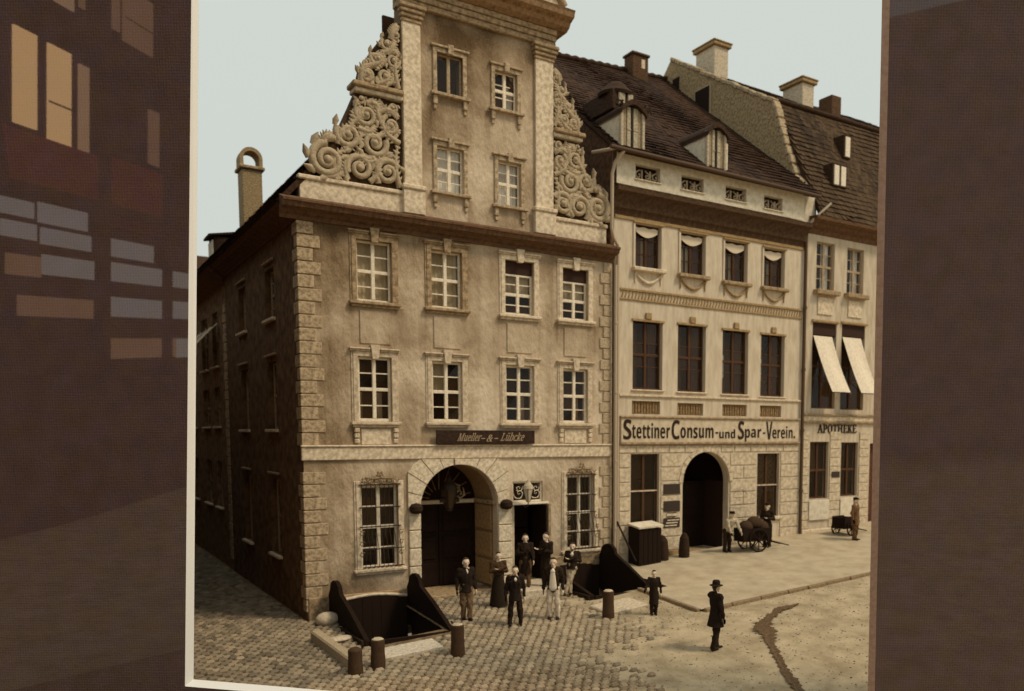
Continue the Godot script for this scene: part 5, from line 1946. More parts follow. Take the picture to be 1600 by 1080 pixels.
	var fp := st()
	tube(fp, [Vector3(20.95, 14.75, 0.6), Vector3(20.3, 14.15, 0.4), Vector3(20.12, 13.95, 0.3), Vector3(20.08, 13.6, 0.16)], [0.05, 0.055, 0.06, 0.06], 8)
	put("downspout", fp, plain("pipe_paint", Color.WHITE), house)
	# windows
	for h in top:
		var w := hold("window", house)
		glazed(w, h[0], h[1], h[2], h[3], -0.2, 2, 4, rough_mat("old_paint", Color.WHITE), 0.03, 0.06)
		curtain(w, lerpf(h[0], h[2], 0.5), h[1], lerpf(h[0], h[2], 0.9), h[3], -0.3, plain("curtain_dim", Color(0.36, 0.3, 0.2), 0.95))
		put("sill", bxs(Vector3(h[0] - 0.16, h[1] - 0.2, -0.2), Vector3(h[2] + 0.16, h[1] - 0.003, 0.26), 0.03), rough_mat("darktrim", Color.WHITE), w)
		put("apron", bxs(Vector3(h[0] + 0.1, h[1] - 1.0, 0.002), Vector3(h[2] - 0.1, h[1] - 0.28, 0.05), 0.02), trim, w)
	for i in 3:
		var h: Array = mid[i]
		var w := hold("tall_window", house)
		glazed(w, h[0], h[1], h[2], h[3], -0.22, 2, 3, sash, 0.03, 0.06)
		put("head", bxs(Vector3(h[0] - 0.08, h[3] + 0.002, 0.002), Vector3(h[2] + 0.08, h[3] + 0.1, 0.1), 0.015), ochre, w)
		put("lintel_board", bxs(Vector3(h[0], h[3] - 0.52, -0.14), Vector3(h[2], h[3], -0.04), 0.015), plain("blind", Color.WHITE), w)
		# the awning: a cloth let down on two iron arms
		if i < 2:
			var a := st()
			var n := 10
			var xa: float = h[0] + 0.02
			var xb: float = h[2] - 0.3
			var hem: float = 7.12
			for k in n:
				var t0 := float(k) / n
				var t1 := float(k + 1) / n
				var f := func(t: float, x: float) -> Vector3: return Vector3(x + 0.22 * t, lerpf(h[3] - 0.56, hem, t) - 0.12 * sin(t * PI) - 0.035 * t * sin((x - xa) * 7.0), lerpf(0.03, 0.95, t) + 0.05 * sin(t * PI) * sin((x - xa) * 5.0))
				for q in 6:
					var u0 := lerpf(xa, xb, q / 6.0)
					var u1 := lerpf(xa, xb, (q + 1) / 6.0)
					face(a, [f.call(t0, u0), f.call(t0, u1), f.call(t1, u1), f.call(t1, u0)], Vector3(0, 0.4, 1))
			put("awning_cloth", a, rough_mat("canvas", Color(0.78, 0.72, 0.62), 0.1, 1.0, 0.95, 0.3), w)
			for x in [xa + 0.22, xb + 0.22]:
				var arm := st()
				tube(arm, [Vector3(x - 0.1, 7.9, 0.03), Vector3(x, hem, 0.95)], [0.014, 0.014], 6)
				put("awning_arm", arm, plain("iron", Color.WHITE), w)
			var rl := st()
			tube(rl, [Vector3(xa + 0.2, hem, 0.95), Vector3(xb + 0.24, hem, 0.95)], [0.02, 0.02], 6)
			put("awning_rod", rl, plain("iron", Color.WHITE), w)
	for h in gw:
		var w := hold("shop_window", house)
		glazed(w, h[0], h[1], h[2], h[3], -0.2, 2, 2, sash, 0.03, 0.06)
		put("apron", bxs(Vector3(h[0] - 0.05, h[1] - 0.9, 0.04), Vector3(h[2] + 0.05, h[1] - 0.05, 0.08), 0.02), rough_mat("limewash", Color.WHITE), w)
	put("door_leaf", bxs(Vector3(24.5, 0.9, -0.3), Vector3(25.6, 5.0, -0.24), 0.01), rough_mat("red_wood", Color(0.11, 0.05, 0.035), 0.3, 0.8), house)
	# bands over the shop floor
	put("string_course", bxs(Vector3(20.2, 6.16, 0.002), Vector3(33, 6.26, 0.13), 0.02), rough_mat("darktrim", Color.WHITE), house)
	put("string_course", bxs(Vector3(20.2, 5.86, 0.002), Vector3(33, 5.95, 0.11), 0.02), rough_mat("darktrim", Color.WHITE), house)
	put("fascia", bxs(Vector3(20.2, 5.951, 0.002), Vector3(33, 6.159, 0.06), 0.01), trim, house)
	var bm := rough_mat("pale_block", Color.WHITE)
	var y := 1.4
	while y < 5.3:
		for sp in [[20.22, 20.62], [21.89, 22.56], [23.78, 24.42]]:
			put("stone_block", bxs(Vector3(sp[0], y + 0.012, 0.002), Vector3(sp[1], y + 0.36, 0.04 + rng.randf_range(-0.004, 0.004)), 0.014), bm, house)
		y += 0.375
	put("plinth", bxs(Vector3(20.2, -0.4, 0.003), Vector3(24.4, 1.39, 0.1), 0.03), trim, house)
	var sg := thing("shop_sign", "dark raised letters reading APOTHEKE over the right-hand shop windows", "sign")
	lettering("lettering", "APOTHEKE", "Droid Serif", Vector2(2.45, 0.37), Vector3(21.1, 5.45, 0.012), plain("ink", Color.WHITE), sg, 0.0, 700)
	var pl := thing("notice_plate", "small dark plate between the two pharmacy shop windows", "plate")
	put("panel", bxs(Vector3(22.0, 3.55, 0.045), Vector3(22.5, 3.8, 0.07), 0.006), plain("tin", Color.WHITE), pl)

# ---------------------------------------------------------------- the house behind the corner, along the narrow street
func build_side_street_house() -> void:
	var house := thing("town_house", "dim house down the narrow side street with pale awning frames and a tall chimney", "house", Vector3.ZERO)
	var side := hold("street_front", house)
	side.rotation.y = -PI / 2
	var hs: Array = []
	for c in [[-14.2, -12.9], [-16.95, -15.4], [-20.2, -18.9], [-23.0, -21.7]]:
		for y in [[8.1, 10.3], [5.65, 7.25], [2.3, 4.2]]:
			hs.append([c[0], y[0], c[1], y[1]])
	var s := st()
	wall(s, -26.0, -10.92, -0.8, 11.7, hs, -0.04, 0.3)
	put("plaster", s, rough_mat("street_plaster", Color(0.22, 0.16, 0.1), 0.4, 2.6, 0.95, 0.8), side)
	for h in hs:
		glazed(side, h[0], h[1], h[2], h[3], -0.26, 2, 3, rough_mat("old_paint", Color.WHITE))
		put("sill", bxs(Vector3(h[0] - 0.1, h[1] - 0.09, -0.2), Vector3(h[2] + 0.1, h[1] - 0.003, 0.08), 0.02), rough_mat("trim", Color.WHITE), side)
	for i in 3:
		var y := 10.35
		while y > 0.5:
			put("edge_block", bxs(Vector3(-11.5 + 0.12 * (int(y * 2.7) % 2), y - 0.34, -0.038), Vector3(-10.95, y, 0.03), 0.02), rough_mat("quoin_stone", Color.WHITE), side)
			y -= 0.37
		break
	var cs := st()
	sweep_x(cs, PackedVector2Array([Vector2(-0.038, 11.1), Vector2(0.2, 11.3), Vector2(0.5, 11.5), Vector2(0.6, 11.7), Vector2(-0.038, 11.9)]), -26, -10.87)
	put("cornice", cs, rough_mat("cornice", Color.WHITE), side)
	# awning frames propped out from the upper windows
	for e in [-13.4, -15.9]:
		var a := st()
		for k in 2:
			face(a, [Vector3(e - 0.7, 9.75 - k * 0.02, 0.02), Vector3(e + 0.7, 9.75 - k * 0.02, 0.02), Vector3(e + 0.7, 8.75 - k * 0.02, 0.95), Vector3(e - 0.7, 8.75 - k * 0.02, 0.95)], Vector3(0, 1 - 2 * k, 0.5))
		for x in [e - 0.72, e + 0.72]:
			tube(a, [Vector3(x, 9.77, 0.02), Vector3(x, 8.73, 0.97)], [0.03, 0.03], 6)
		put("awning", a, rough_mat("canvas", Color(0.78, 0.72, 0.62), 0.1, 1.0, 0.95, 0.3), side)
	var bk := st()
	box(bk, Vector3(0.4, -0.8, -26.0), Vector3(10.6, 11.8, -25.7))
	box(bk, Vector3(3.2, -0.8, -25.69), Vector3(3.4, 11.8, -10.95))
	put("room_walls", bk, plain("interior", Color.WHITE), house)
	var roof := hold("roof", house)
	var rs := st()
	slab(rs, Vector3(-0.62, 11.7, -10.93), Vector3(-0.62, 11.7, -26), Vector3(5.3, 18.5, -26), Vector3(5.3, 18.5, -10.93), 0.15)
	slab(rs, Vector3(10.6, 11.8, -10.93), Vector3(10.6, 11.8, -26), Vector3(5.3, 18.5, -26), Vector3(5.3, 18.5, -10.93), 0.15)
	put("roof_boards", rs, rough_mat("roof_base", Color.WHITE), roof)
	tiles(roof, Vector3(-0.72, 11.65, -10.93), Vector3(-0.72, 11.65, -26), Vector3(5.3, 18.55, -26), Vector3(5.3, 18.55, -10.93), tile_mat(), 0.3, 0.3, 4)
	# the tall chimney with its round hood
	var ch := hold("chimney", house)
	var cm := rough_mat("chimney_flaked", Color(0.36, 0.29, 0.18), 0.55, 0.8, 0.95, 1.0, Vector3.ONE, 0.02)
	put("shaft", bxs(Vector3(0.83, 12.4, -12.1), Vector3(1.57, 15.65, -11.25), 0.03), cm, ch)
	put("cap", bxs(Vector3(0.73, 15.65, -12.2), Vector3(1.67, 15.78, -11.15), 0.03), rough_mat("darktrim", Color.WHITE), ch)
	var hood := st()
	var q := arch_pts(1.2, 16.1, 0.42, 12)
	var pts: Array = [Vector3(1.62, 15.78, -11.67)]
	for p: Vector2 in q:
		pts.append(Vector3(p.x, p.y, -11.67))
	pts.append(Vector3(0.78, 15.78, -11.67))
	for i in range(pts.size() - 1):
		var a: Vector3 = pts[i]
		var b: Vector3 = pts[i + 1]
		var o := (a + b) * 0.5 - Vector3(1.2, 15.95, -11.67)
		var a2 := a + (a - Vector3(1.2, maxf(a.y * 0.0 + 15.9, 15.9), -11.67)).normalized() * -0.14
		var b2 := b + (b - Vector3(1.2, 15.9, -11.67)).normalized() * -0.14
		var dz := Vector3(0, 0, 0.36)
		face(hood, [a - dz, b - dz, b + dz, a + dz], o)
		face(hood, [a2 - dz, b2 - dz, b2 + dz, a2 + dz], -o)
		face(hood, [a + dz, b + dz, b2 + dz, a2 + dz], Vector3.BACK)
		face(hood, [a - dz, b - dz, b2 - dz, a2 - dz], Vector3.FORWARD)
	put("hood", hood, cm, ch)
	# small dormer on the eave
	var d := hold("dormer", house)
	put("body", bxs(Vector3(0.15, 12.2, -14.9), Vector3(2.2, 13.45, -13.75), 0.03), rough_mat("dormer_roof", Color(0.05, 0.032, 0.022), 0.4, 0.8), d)
	for k in 2:
		put("casement", bxs(Vector3(0.1, 12.35, -14.8 + k * 0.55), Vector3(0.149, 13.3, -14.35 + k * 0.55), 0.01), rough_mat("window_paint", Color.WHITE), d)
	var dr := st()
	slab(dr, Vector3(-0.05, 13.5, -15.0), Vector3(-0.05, 13.5, -13.65), Vector3(2.3, 13.95, -13.65), Vector3(2.3, 13.95, -15.0), 0.08)
	put("lid", dr, rough_mat("dormer_roof", Color.WHITE), d)

# ---------------------------------------------------------------- things standing in the street
func bollard(at: Vector3, tall: float, label: String, pale_top: bool) -> void:
	var b := thing("bollard", label, "bollard", Vector3(at.x, gy(at.x, at.z) - 0.05, at.z), 0.0, "wooden posts along the kerb")
	b.rotation.z = rng.randf_range(-0.03, 0.03)
	var s := st()
	lathe(s, [[0.185, -0.1], [0.18, 0.1], [0.165, tall * 0.55], [0.165, tall - 0.03], [0.145, tall]], Vector3.ZERO, 14)
	put("post", s, rough_mat("post_wood", Color(0.07, 0.045, 0.027), 0.5, 0.5, 0.85, 1.0, Vector3(4, 0.6, 4)), b)
	var t := st()
	lathe(t, [[0.145, tall - 0.002], [0.1, tall + 0.03], [0.0, tall + 0.035]], Vector3.ZERO, 14)
	put("top", t, rough_mat("post_top", Color(0.55, 0.48, 0.37), 0.25, 0.4) if pale_top else rough_mat("post_wood", Color.WHITE), b)

func cellar_hatch(label: String, x0: float, x1: float, z1: float, hi: float, left_round: bool) -> void:
	var c := thing("cellar_hatch", label, "hatch", Vector3(x0, 0, 0))
	var w := x1 - x0
	var wood := rough_mat("hatch_wood", Color(0.016, 0.009, 0.005), 0.5, 0.8, 0.9, 0.7, Vector3(1, 3, 1))
	var g0 := gy(x0, 0.3)
	var g1 := gy(x0, z1)
	for e in [0.0, w - 0.12]:
		var s := st()
		var top: float = hi if (e > 0.0 or left_round) else hi * 0.45
		var pts: Array = [[0.02, g0 - 0.5], [0.02, g0 + top * 0.55]]
		for k in 6:
			var a := PI * k / 5.0
			pts.append([0.62 - cos(a) * 0.45, g0 + top * 0.72 + sin(a) * top * 0.28])
		pts.append_array([[z1 * 0.62, g0 + top * 0.42], [z1, g1 + 0.12], [z1, g1 - 0.4]])
		profile_wall(s, pts, e, e + 0.12)
		put("cheek", s, wood, c)
	# an open stair going down between them into the dark
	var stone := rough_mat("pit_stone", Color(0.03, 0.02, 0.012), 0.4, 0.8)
	for e in [[-0.1, -0.02], [w + 0.02, w + 0.1]]:
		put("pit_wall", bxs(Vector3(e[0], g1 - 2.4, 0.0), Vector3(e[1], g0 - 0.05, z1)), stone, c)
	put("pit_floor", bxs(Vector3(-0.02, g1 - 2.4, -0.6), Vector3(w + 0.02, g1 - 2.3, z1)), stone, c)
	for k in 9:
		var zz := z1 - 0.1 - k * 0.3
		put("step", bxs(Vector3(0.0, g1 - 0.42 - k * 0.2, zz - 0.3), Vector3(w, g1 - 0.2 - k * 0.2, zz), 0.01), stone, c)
	var n := int((w - 0.26) / 0.25)
	for k in n:
		# the boarded back of the hatch leans against the wall
		var xa := 0.13 + (w - 0.26) * k / n
		var xb := 0.13 + (w - 0.26) * (k + 1) / n - 0.003
		var bow := 0.13 * sin(PI * (k + 0.5) / n)
		put("plank", bxs(Vector3(xa, g0 - 0.9, 0.066), Vector3(xb, g0 + hi * 0.3 + bow, 0.11 + 0.006 * (k % 2)), 0.006), plain("plank_dark", Color(0.02, 0.012, 0.008), 0.9), c)
	put("batten", bxs(Vector3(0.125, g1 - 0.3, z1 - 0.04), Vector3(w - 0.125, g1 + 0.1, z1 + 0.04), 0.015), wood, c)

func build_street_things() -> void:
	var pale := rough_mat("pale_stone", Color(0.58, 0.52, 0.42), 0.25, 0.8, 0.9, 0.8)
	var dark := rough_mat("darktrim", Color.WHITE)
	cellar_hatch("large dark cellar hatch with tall cheeks under the left grilled window", 0.6, 3.1, 3.3, 1.15, true)
	cellar_hatch("low dark cellar hatch with one tall cheek left of the drainpipe", 7.75, 10.15, 3.1, 1.15, false)
	var r := st()
	var rp: Array = []
	for k in 11:
		rp.append(Vector3(lerpf(0.75, 2.95, k / 10.0), 0.42 + 0.13 * sin(PI * k / 10.0), 0.09))
	var rr: Array = []
	rr.resize(11)
	rr.fill(0.05)
	tube(r, rp, rr, 7)
	tag(put("cellar_arch", r, rough_mat("trim", Color.WHITE)), "thin pale stone rim arching over the left cellar hatch", "stone rim")
	var sl := put("stone_slab", bxs(Vector3(-0.78, -0.1, -0.38), Vector3(0.78, 0.07, 0.38), 0.03), rough_mat("bright_stone", Color(0.64, 0.6, 0.52), 0.2, 0.8, 0.9, 0.8), self)
	tag(sl, "pale stone slab lying before the left cellar hatch", "slab")
	sl.position = Vector3(1.42, gy(1.42, 4.3) + 0.005, 4.32)
	sl.rotation = Vector3(0.06, 0.0, 0.06)
	var s2 := put("stone_slab", bxs(Vector3(-0.75, -0.1, -0.5), Vector3(0.75, 0.05, 0.5), 0.03), pale, self)
	tag(s2, "pale stone slab before the right cellar hatch beside a post", "slab")
	s2.position = Vector3(8.0, gy(8.0, 4.2) + 0.01, 4.25)
	s2.rotation = Vector3(0.06, 0.05, 0.06)
	var stp := put("door_step", bxs(Vector3(-0.95, -0.4, -0.9), Vector3(0.95, 0.16, 0.9), 0.03), pale, self)
	tag(stp, "broad pale stone step in front of the side door", "step")
	stp.position = Vector3(7.0, gy(7.0, 0.95), 0.97)
	# stones at the foot of the corner
	for e in [[0.35, 0.75, 0.34, 0.22, 0.26, 0.0, "rounded guard stone standing at the foot of the house corner"], [0.2, 2.45, 0.42, 0.07, 0.22, 0.3, "flat oval stone lying left of the cellar hatch"]]:
		var s := st()
		ellipsoid(s, Vector3.ZERO, Vector3(e[2], e[3], e[4]), 8)
		var o := put("stone", s, pale, self)
		tag(o, e[6], "stone")
		o.position = Vector3(e[0], gy(e[0], e[1]) + e[3] * 0.55, e[1])
		o.rotation.y = e[5]
	# the timber kerb running out from the corner
	var kb := st()
	box(kb, Vector3(-0.14, -0.3, 0), Vector3(0.14, 0.26, 3.0), 0.04)
	var ko := put("timber_kerb", kb, rough_mat("grey_timber", Color(0.42, 0.36, 0.26), 0.35, 0.6, 0.9, 0.8, Vector3(3, 3, 0.4)), self)
	tag(ko, "weathered timber kerb running from the house corner to two posts", "kerb beam")
	ko.position = Vector3(-0.32, gy(-0.32, 2.0), 2.0)
	ko.rotation = Vector3(0.06, 0.06, 0)
	bollard(Vector3(-0.22, 0, 5.1), 0.62, "dark short post at the front end of the timber kerb", false)
	bollard(Vector3(0.36, 0, 5.0), 0.72, "pale-topped post beside the short dark post", true)
	bollard(Vector3(2.32, 0, 5.3), 0.80, "pale-topped post joined by a bar to the left cellar hatch", true)
	bollard(Vector3(7.18, 0, 4.9), 0.80, "pale-topped post in front of the right cellar hatch", true)
	var rod := st()
	tube(rod, [Vector3(2.28, gy(2.3, 5.3) + 0.68, 5.25), Vector3(3.02, gy(3.0, 3.3) + 0.2, 3.3)], [0.03, 0.03], 6)
	tag(put("iron_bar", rod, plain("iron", Color.WHITE)), "thin iron bar from the post down to the left cellar hatch", "bar")
	# dark shed over a cellar stair, with a pale sloping lid
	var sh := thing("cellar_shed", "dark box-like cellar shed with a pale lid under the left shop window", "shed", Vector3(11.28, gy(11.3, 0.5), 0))
	var bw := rough_mat("hatch_wood", Color.WHITE)
	for k in 5:
		put("plank", bxs(Vector3(k * 0.2, -0.3, 0.72), Vector3(k * 0.2 + 0.188, 1.4 + (0.02 if k % 2 else 0.0), 0.77), 0.008), bw, sh)
	for e in [0.0, 0.93]:
		var ss := st()
		profile_wall(ss, [[0.1, -0.3], [0.1, 1.45], [0.719, 1.38], [0.719, -0.3]], e, e + 0.06)
		put("side", ss, bw, sh)
	var lid := st()
	slab(lid, Vector3(-0.05, 1.46, 0.84), Vector3(1.04, 1.5, 0.84), Vector3(1.04, 1.6, 0.1), Vector3(-0.05, 1.56, 0.1), 0.06)
	put("lid", lid, rough_mat("limewash", Color.WHITE), sh)
	var pr := st()
	tube(pr, [Vector3(10.75, gy(10.7, 0) + 1.65, 0.14), Vector3(11.0, gy(11, 1) + 0.35, 0.95)], [0.035, 0.035], 6)
	tag(put("wooden_prop", pr, rough_mat("dark_wood", Color.WHITE)), "thin dark pole leaning between the drainpipe and the cellar shed", "pole")
	# guard stones of the arched door
	for e in [[13.5, 0.55, 0.2, "dark guard stone left of the arched entrance"], [12.55, 0.45, 0.24, "dark barrel-shaped stone between the cellar shed and the arched entrance"]]:
		var s := st()
		lathe(s, [[e[2], -0.2], [e[2] * 1.05, 0.3], [e[2] * 0.85, 0.75], [e[2] * 0.4, 0.92], [0.0, 0.95]], Vector3.ZERO, 12)
		var o := put("guard_stone", s, rough_mat("knob", Color.WHITE), self)
		tag(o, e[3], "guard stone")
		o.position = Vector3(e[0], gy(e[0], e[1]) + 0.05, e[1])
	# handcart by the wall
	var hc := thing("handcart", "dark two-wheeled handcart with a heaped load by the pale wall", "cart", Vector3(16.3, gy(16.3, 1.2) + 0.08, 1.25), -0.12)
	cart(hc, 1.35, 0.42, true)
	var h2 := thing("handcart", "small dark box cart standing before the pharmacy wall", "cart", Vector3(21.4, gy(21.4, 1.3) + 0.08, 1.3), 0.1)
	cart(h2, 0.8, 0.3, false)
	# lanterns and the script sign on the corner house
	lantern(Vector3(4.75, 2.86, -0.75), "large dark hanging lantern inside the carriage arch", 1.5, true)
	lantern(Vector3(7.02, 3.12, 0.42), "glass wall lantern in front of the side-door fanlight", 1.0, false)
	var sg := thing("shop_sign", "long dark sign board with slanting script over the carriage arch", "sign")
	put("board", bxs(Vector3(3.95, 5.04, 0.14), Vector3(7.4, 5.48, 0.2), 0.012), rough_mat("sign_dark", Color(0.035, 0.02, 0.013), 0.4, 1.2, 0.6, 0.2), sg)
	var gold := plain("sign_script", Color(0.46, 0.36, 0.25), 0.7)
	for e in [["Mueller", 4.62, 0.78, 5.14, 0.25], ["&", 5.62, 0.2, 5.12, 0.22], ["Lübcke", 6.12, 0.82, 5.14, 0.27]]:
		lettering("lettering", e[0], "Droid Serif", Vector2(e[2], e[4]), Vector3(e[1], e[3], 0.194), gold, sg, 0.45)
	for x in [5.46, 5.92]:
		put("stroke", bxs(Vector3(x, 5.21, 0.196), Vector3(x + 0.13, 5.235, 0.206)), gold, sg)

func cart(c: Node, l: float, r: float, heap: bool) -> void:
	var wood := rough_mat("hatch_wood", Color.WHITE)
	for z in [-0.38, 0.38]:
		var w := hold("wheel", c, Vector3(0, r, z))
		var s := st()
		var q: Array = []
		var rr: Array = []
		for k in 21:
			q.append(Vector3(cos(TAU * k / 20) * r, sin(TAU * k / 20) * r, 0))
			rr.append(0.035)
		tube(s, q, rr, 6, false)
		put("rim", s, wood, w)
		for k in 8:
			var sp := st()
			tube(sp, [Vector3.ZERO, Vector3(cos(TAU * k / 8) * r, sin(TAU * k / 8) * r, 0)], [0.025, 0.02], 5)
			put("spoke", sp, wood, w)
		var hb := st()
		ellipsoid(hb, Vector3.ZERO, Vector3(0.08, 0.08, 0.1), 6)
		put("hub", hb, wood, w)
	var b := st()
	box(b, Vector3(-l * 0.5, r * 0.9, -0.32), Vector3(l * 0.5, r * 0.9 + 0.07, 0.32), 0.01)
	put("bed", b, wood, c)
	for z in [-0.32, 0.28]:
		put("side_board", bxs(Vector3(-l * 0.5, r * 0.9 + 0.08, z), Vector3(l * 0.5, r * 0.9 + 0.5, z + 0.04), 0.01), wood, c)
	for x in [-l * 0.5, l * 0.5 - 0.04]:
		put("end_board", bxs(Vector3(x, r * 0.9 + 0.08, -0.27), Vector3(x + 0.04, r * 0.9 + 0.46, 0.27), 0.01), wood, c)
	for z in [-0.26, 0.26]:
		var h := st()
		tube(h, [Vector3(l * 0.4, r * 0.95, z), Vector3(l * 0.5 + 0.85, r * 0.35, z)], [0.03, 0.025], 6)
		put("shaft", h, wood, c)
	if heap:
		for e in [[-0.35, 0.12, 0.3], [0.05, 0.26, 0.36], [0.4, 0.08, 0.28]]:
			var s := st()
			ellipsoid(s, Vector3(e[0], r * 0.9 + 0.42 + e[1], 0.02), Vector3(e[2], 0.26, 0.26), 7)
			put("sack", s, rough_mat("sacking", Color(0.06, 0.04, 0.026), 0.4, 0.5, 0.95, 1.0), c)

func lantern(at: Vector3, label: String, k: float, dark: bool) -> void:
	var l := thing("lantern", label, "lantern", at)
	var iron := plain("iron", Color.WHITE)
	var body := st()
	lathe(body, [[0.0, 0.0], [0.07 * k, 0.02], [0.09 * k, 0.08 * k]], Vector3.ZERO, 6)
	lathe(body, [[0.2 * k, 0.46 * k], [0.17 * k, 0.56 * k], [0.08 * k, 0.66 * k], [0.05 * k, 0.74 * k], [0.0, 0.78 * k]], Vector3.ZERO, 6)
	put("roof", body, iron if dark else rough_mat("lamp_top", Color(0.5, 0.45, 0.36), 0.25, 0.4), l)
	for i in 6:
		var a0 := TAU * i / 6
		var a1 := TAU * (i + 1) / 6
		var p := st()
		face(p, [Vector3(cos(a0) * 0.09 * k, 0.08 * k, sin(a0) * 0.09 * k), Vector3(cos(a1) * 0.09 * k, 0.08 * k, sin(a1) * 0.09 * k), Vector3(cos(a1) * 0.185 * k, 0.46 * k, sin(a1) * 0.185 * k), Vector3(cos(a0) * 0.185 * k, 0.46 * k, sin(a0) * 0.185 * k)], Vector3(cos((a0 + a1) * 0.5), 0, sin((a0 + a1) * 0.5)))
		put("pane", p, plain("soot_glass", Color(0.05, 0.035, 0.022), 0.3) if dark else rough_mat("milk_glass", Color(0.62, 0.57, 0.47), 0.15, 0.4, 0.4, 0.0), l)
		var b := st()
		tube(b, [Vector3(cos(a0) * 0.09 * k, 0.08 * k, sin(a0) * 0.09 * k), Vector3(cos(a0) * 0.19 * k, 0.47 * k, sin(a0) * 0.19 * k)], [0.012, 0.012], 5)
		put("bar", b, iron, l)
	var br := st()
	if dark:
		tube(br, [Vector3(0, 0.76 * k, 0), Vector3(0, 1.48, 0)], [0.015, 0.015], 6)
		put("hanging_rod", br, iron, l)
		for sg in [-1.0, 1.0]:
			var w := st()
			for j in 3:
				frond(w, Vector2(sg * 0.1, 0.2 + j * 0.14), Vector2(sg * (0.34 - j * 0.06), 0.34 + j * 0.2), 0.3 * sg, 0.0, 0.06)
			put("leaf_ornament", w, iron, l)
	else:
		tube(br, [Vector3(0, 0.0, 0), Vector3(0, -0.12, -0.02), Vector3(0, -0.16, -0.2), Vector3(0, -0.06, -0.42)], [0.018, 0.018, 0.018, 0.018], 6)
		put("bracket", br, iron, l)

# ---------------------------------------------------------------- people
func build_people() -> void:
	var toward := func(p: Vector3) -> float: return atan2(-6.35 - p.x, 24.96 - p.z)
	var spot := func(x: float, z: float, up := 0.0) -> Vector3: return Vector3(x, gy(x, z) + up - 0.012, z)
	var p: Vector3 = spot.call(4.64, 4.0)
	person("man in a plain dark suit with white shirt front standing legs apart", p, toward.call(p) + 0.1, 1.64, {"stance": 0.16, "shirt": 0.035, "coat": Color(0.02, 0.014, 0.011), "look": Vector3(0.0, 0.1, 0.0)})
	p = spot.call(5.81, 4.12)
	person("man in bright white trousers and waistcoat under an open dark jacket", p, toward.call(p) - 0.15, 1.74, {"stance": 0.12, "shirt": 0.06, "vest": true, "coat": Color(0.03, 0.021, 0.014), "trousers": Color(0.70, 0.635, 0.54), "skirt": 0.05})
	p = spot.call(3.74, 2.7)
	person("man in a dark jacket and lighter trousers alone before the carriage arch", p, toward.call(p) + 0.35, 1.76, {"stance": 0.07, "trousers": Color(0.17, 0.12, 0.075), "coat": Color(0.02, 0.014, 0.01), "shirt": 0.02, "foot_l": Vector3(-0.06, 0, -0.06), "foot_r": Vector3(0.07, 0, 0.1), "skirt": 0.12})
	p = spot.call(5.13, 2.0)
	person("woman in a long dark dress with folded arms beside the door jamb", p, toward.call(p) + 0.2, 1.62, {"dress": true, "arms": "crossed", "coat": Color(0.07, 0.045, 0.025), "trousers": Color(0.025, 0.017, 0.012), "skirt": 0.05, "flare": 0.16})
	p = spot.call(6.45, 1.25, 0.16)
	person("tall man in a long dark coat on the step in the side doorway", p, toward.call(p) + 0.1, 1.72, {"coat": Color(0.024, 0.016, 0.011), "skirt": 0.42, "arm_l": "front", "arm_r": "low", "trousers": Color(0.14, 0.095, 0.055), "hair": Color(0.2, 0.16, 0.11)})
	p = spot.call(7.1, 1.45, 0.16)
	person("man in a dark coat turned aside at the right door post", p, toward.call(p) - 0.7, 1.72, {"coat": Color(0.027, 0.019, 0.013), "skirt": 0.3, "arm_l": "crossed", "arm_r": "crossed"})
	p = spot.call(7.62, 2.15)
	person("man with crossed arms and crossed pale legs leaning on the right cellar hatch", p, toward.call(p) - 0.1, 1.62, {"arms": "crossed", "shirt": 0.05, "coat": Color(0.026, 0.018, 0.012), "trousers": Color(0.46, 0.4, 0.3), "skirt": 0.06, "lean": Vector3(0.03, -0.02, -0.1), "foot_l": Vector3(-0.02, 0, 0.12), "foot_r": Vector3(-0.2, 0, 0.26), "head": Vector3(0, 0, 0.02), "beard": true})
	p = spot.call(8.37, 5.5)
	person("small boy in a long dark coat standing behind the right-hand post", p, toward.call(p) + 0.2, 1.28, {"coat": Color(0.022, 0.015, 0.011), "skirt": 0.5, "flare": 0.2, "stance": 0.08, "arm_l": "out"})
	p = spot.call(7.8, 8.85)
	person("man in a brimmed hat and dark cape coat seen from behind on the open road", p, toward.call(p) + 2.3, 1.70, {"coat": Color(0.02, 0.015, 0.012), "skirt": 0.3, "flare": 0.25, "stance": 0.055, "hat": "brim", "arm_l": "down", "arm_r": "low", "foot_l": Vector3(-0.05, 0, -0.1), "foot_r": Vector3(0.05, 0, 0.12)})
	p = spot.call(15.35, 0.85, 0.08)
	person("stooping man in white shirt sleeves at the right side of the arched entrance", p, toward.call(p) + 0.6, 1.65, {"coat": Color(0.5, 0.45, 0.36), "skirt": 0.0, "lean": Vector3(0, -0.1, 0.32), "arms": "low", "hat": "cap", "trousers": Color(0.03, 0.02, 0.014)})
	p = spot.call(17.2, 1.1, 0.08)
	person("dark-clothed man with a cap standing behind the loaded handcart", p, toward.call(p) - 0.3, 1.7, {"hat": "cap", "arms": "front", "coat": Color(0.03, 0.02, 0.014)})
	p = spot.call(20.9, 2.3, 0.08)
	person("man in a brown coat by the small box cart at the pharmacy", p, toward.call(p) + 1.2, 1.7, {"coat": Color(0.16, 0.1, 0.055), "trousers": Color(0.12, 0.075, 0.04), "hat": "cap", "skirt": 0.3})

# ---------------------------------------------------------------- the mat board around the view
func mat_core() -> StandardMaterial3D:
	var m := StandardMaterial3D.new()
	m.albedo_color = lin(0.9, 0.89, 0.86)
	m.roughness = 0.9
	return m

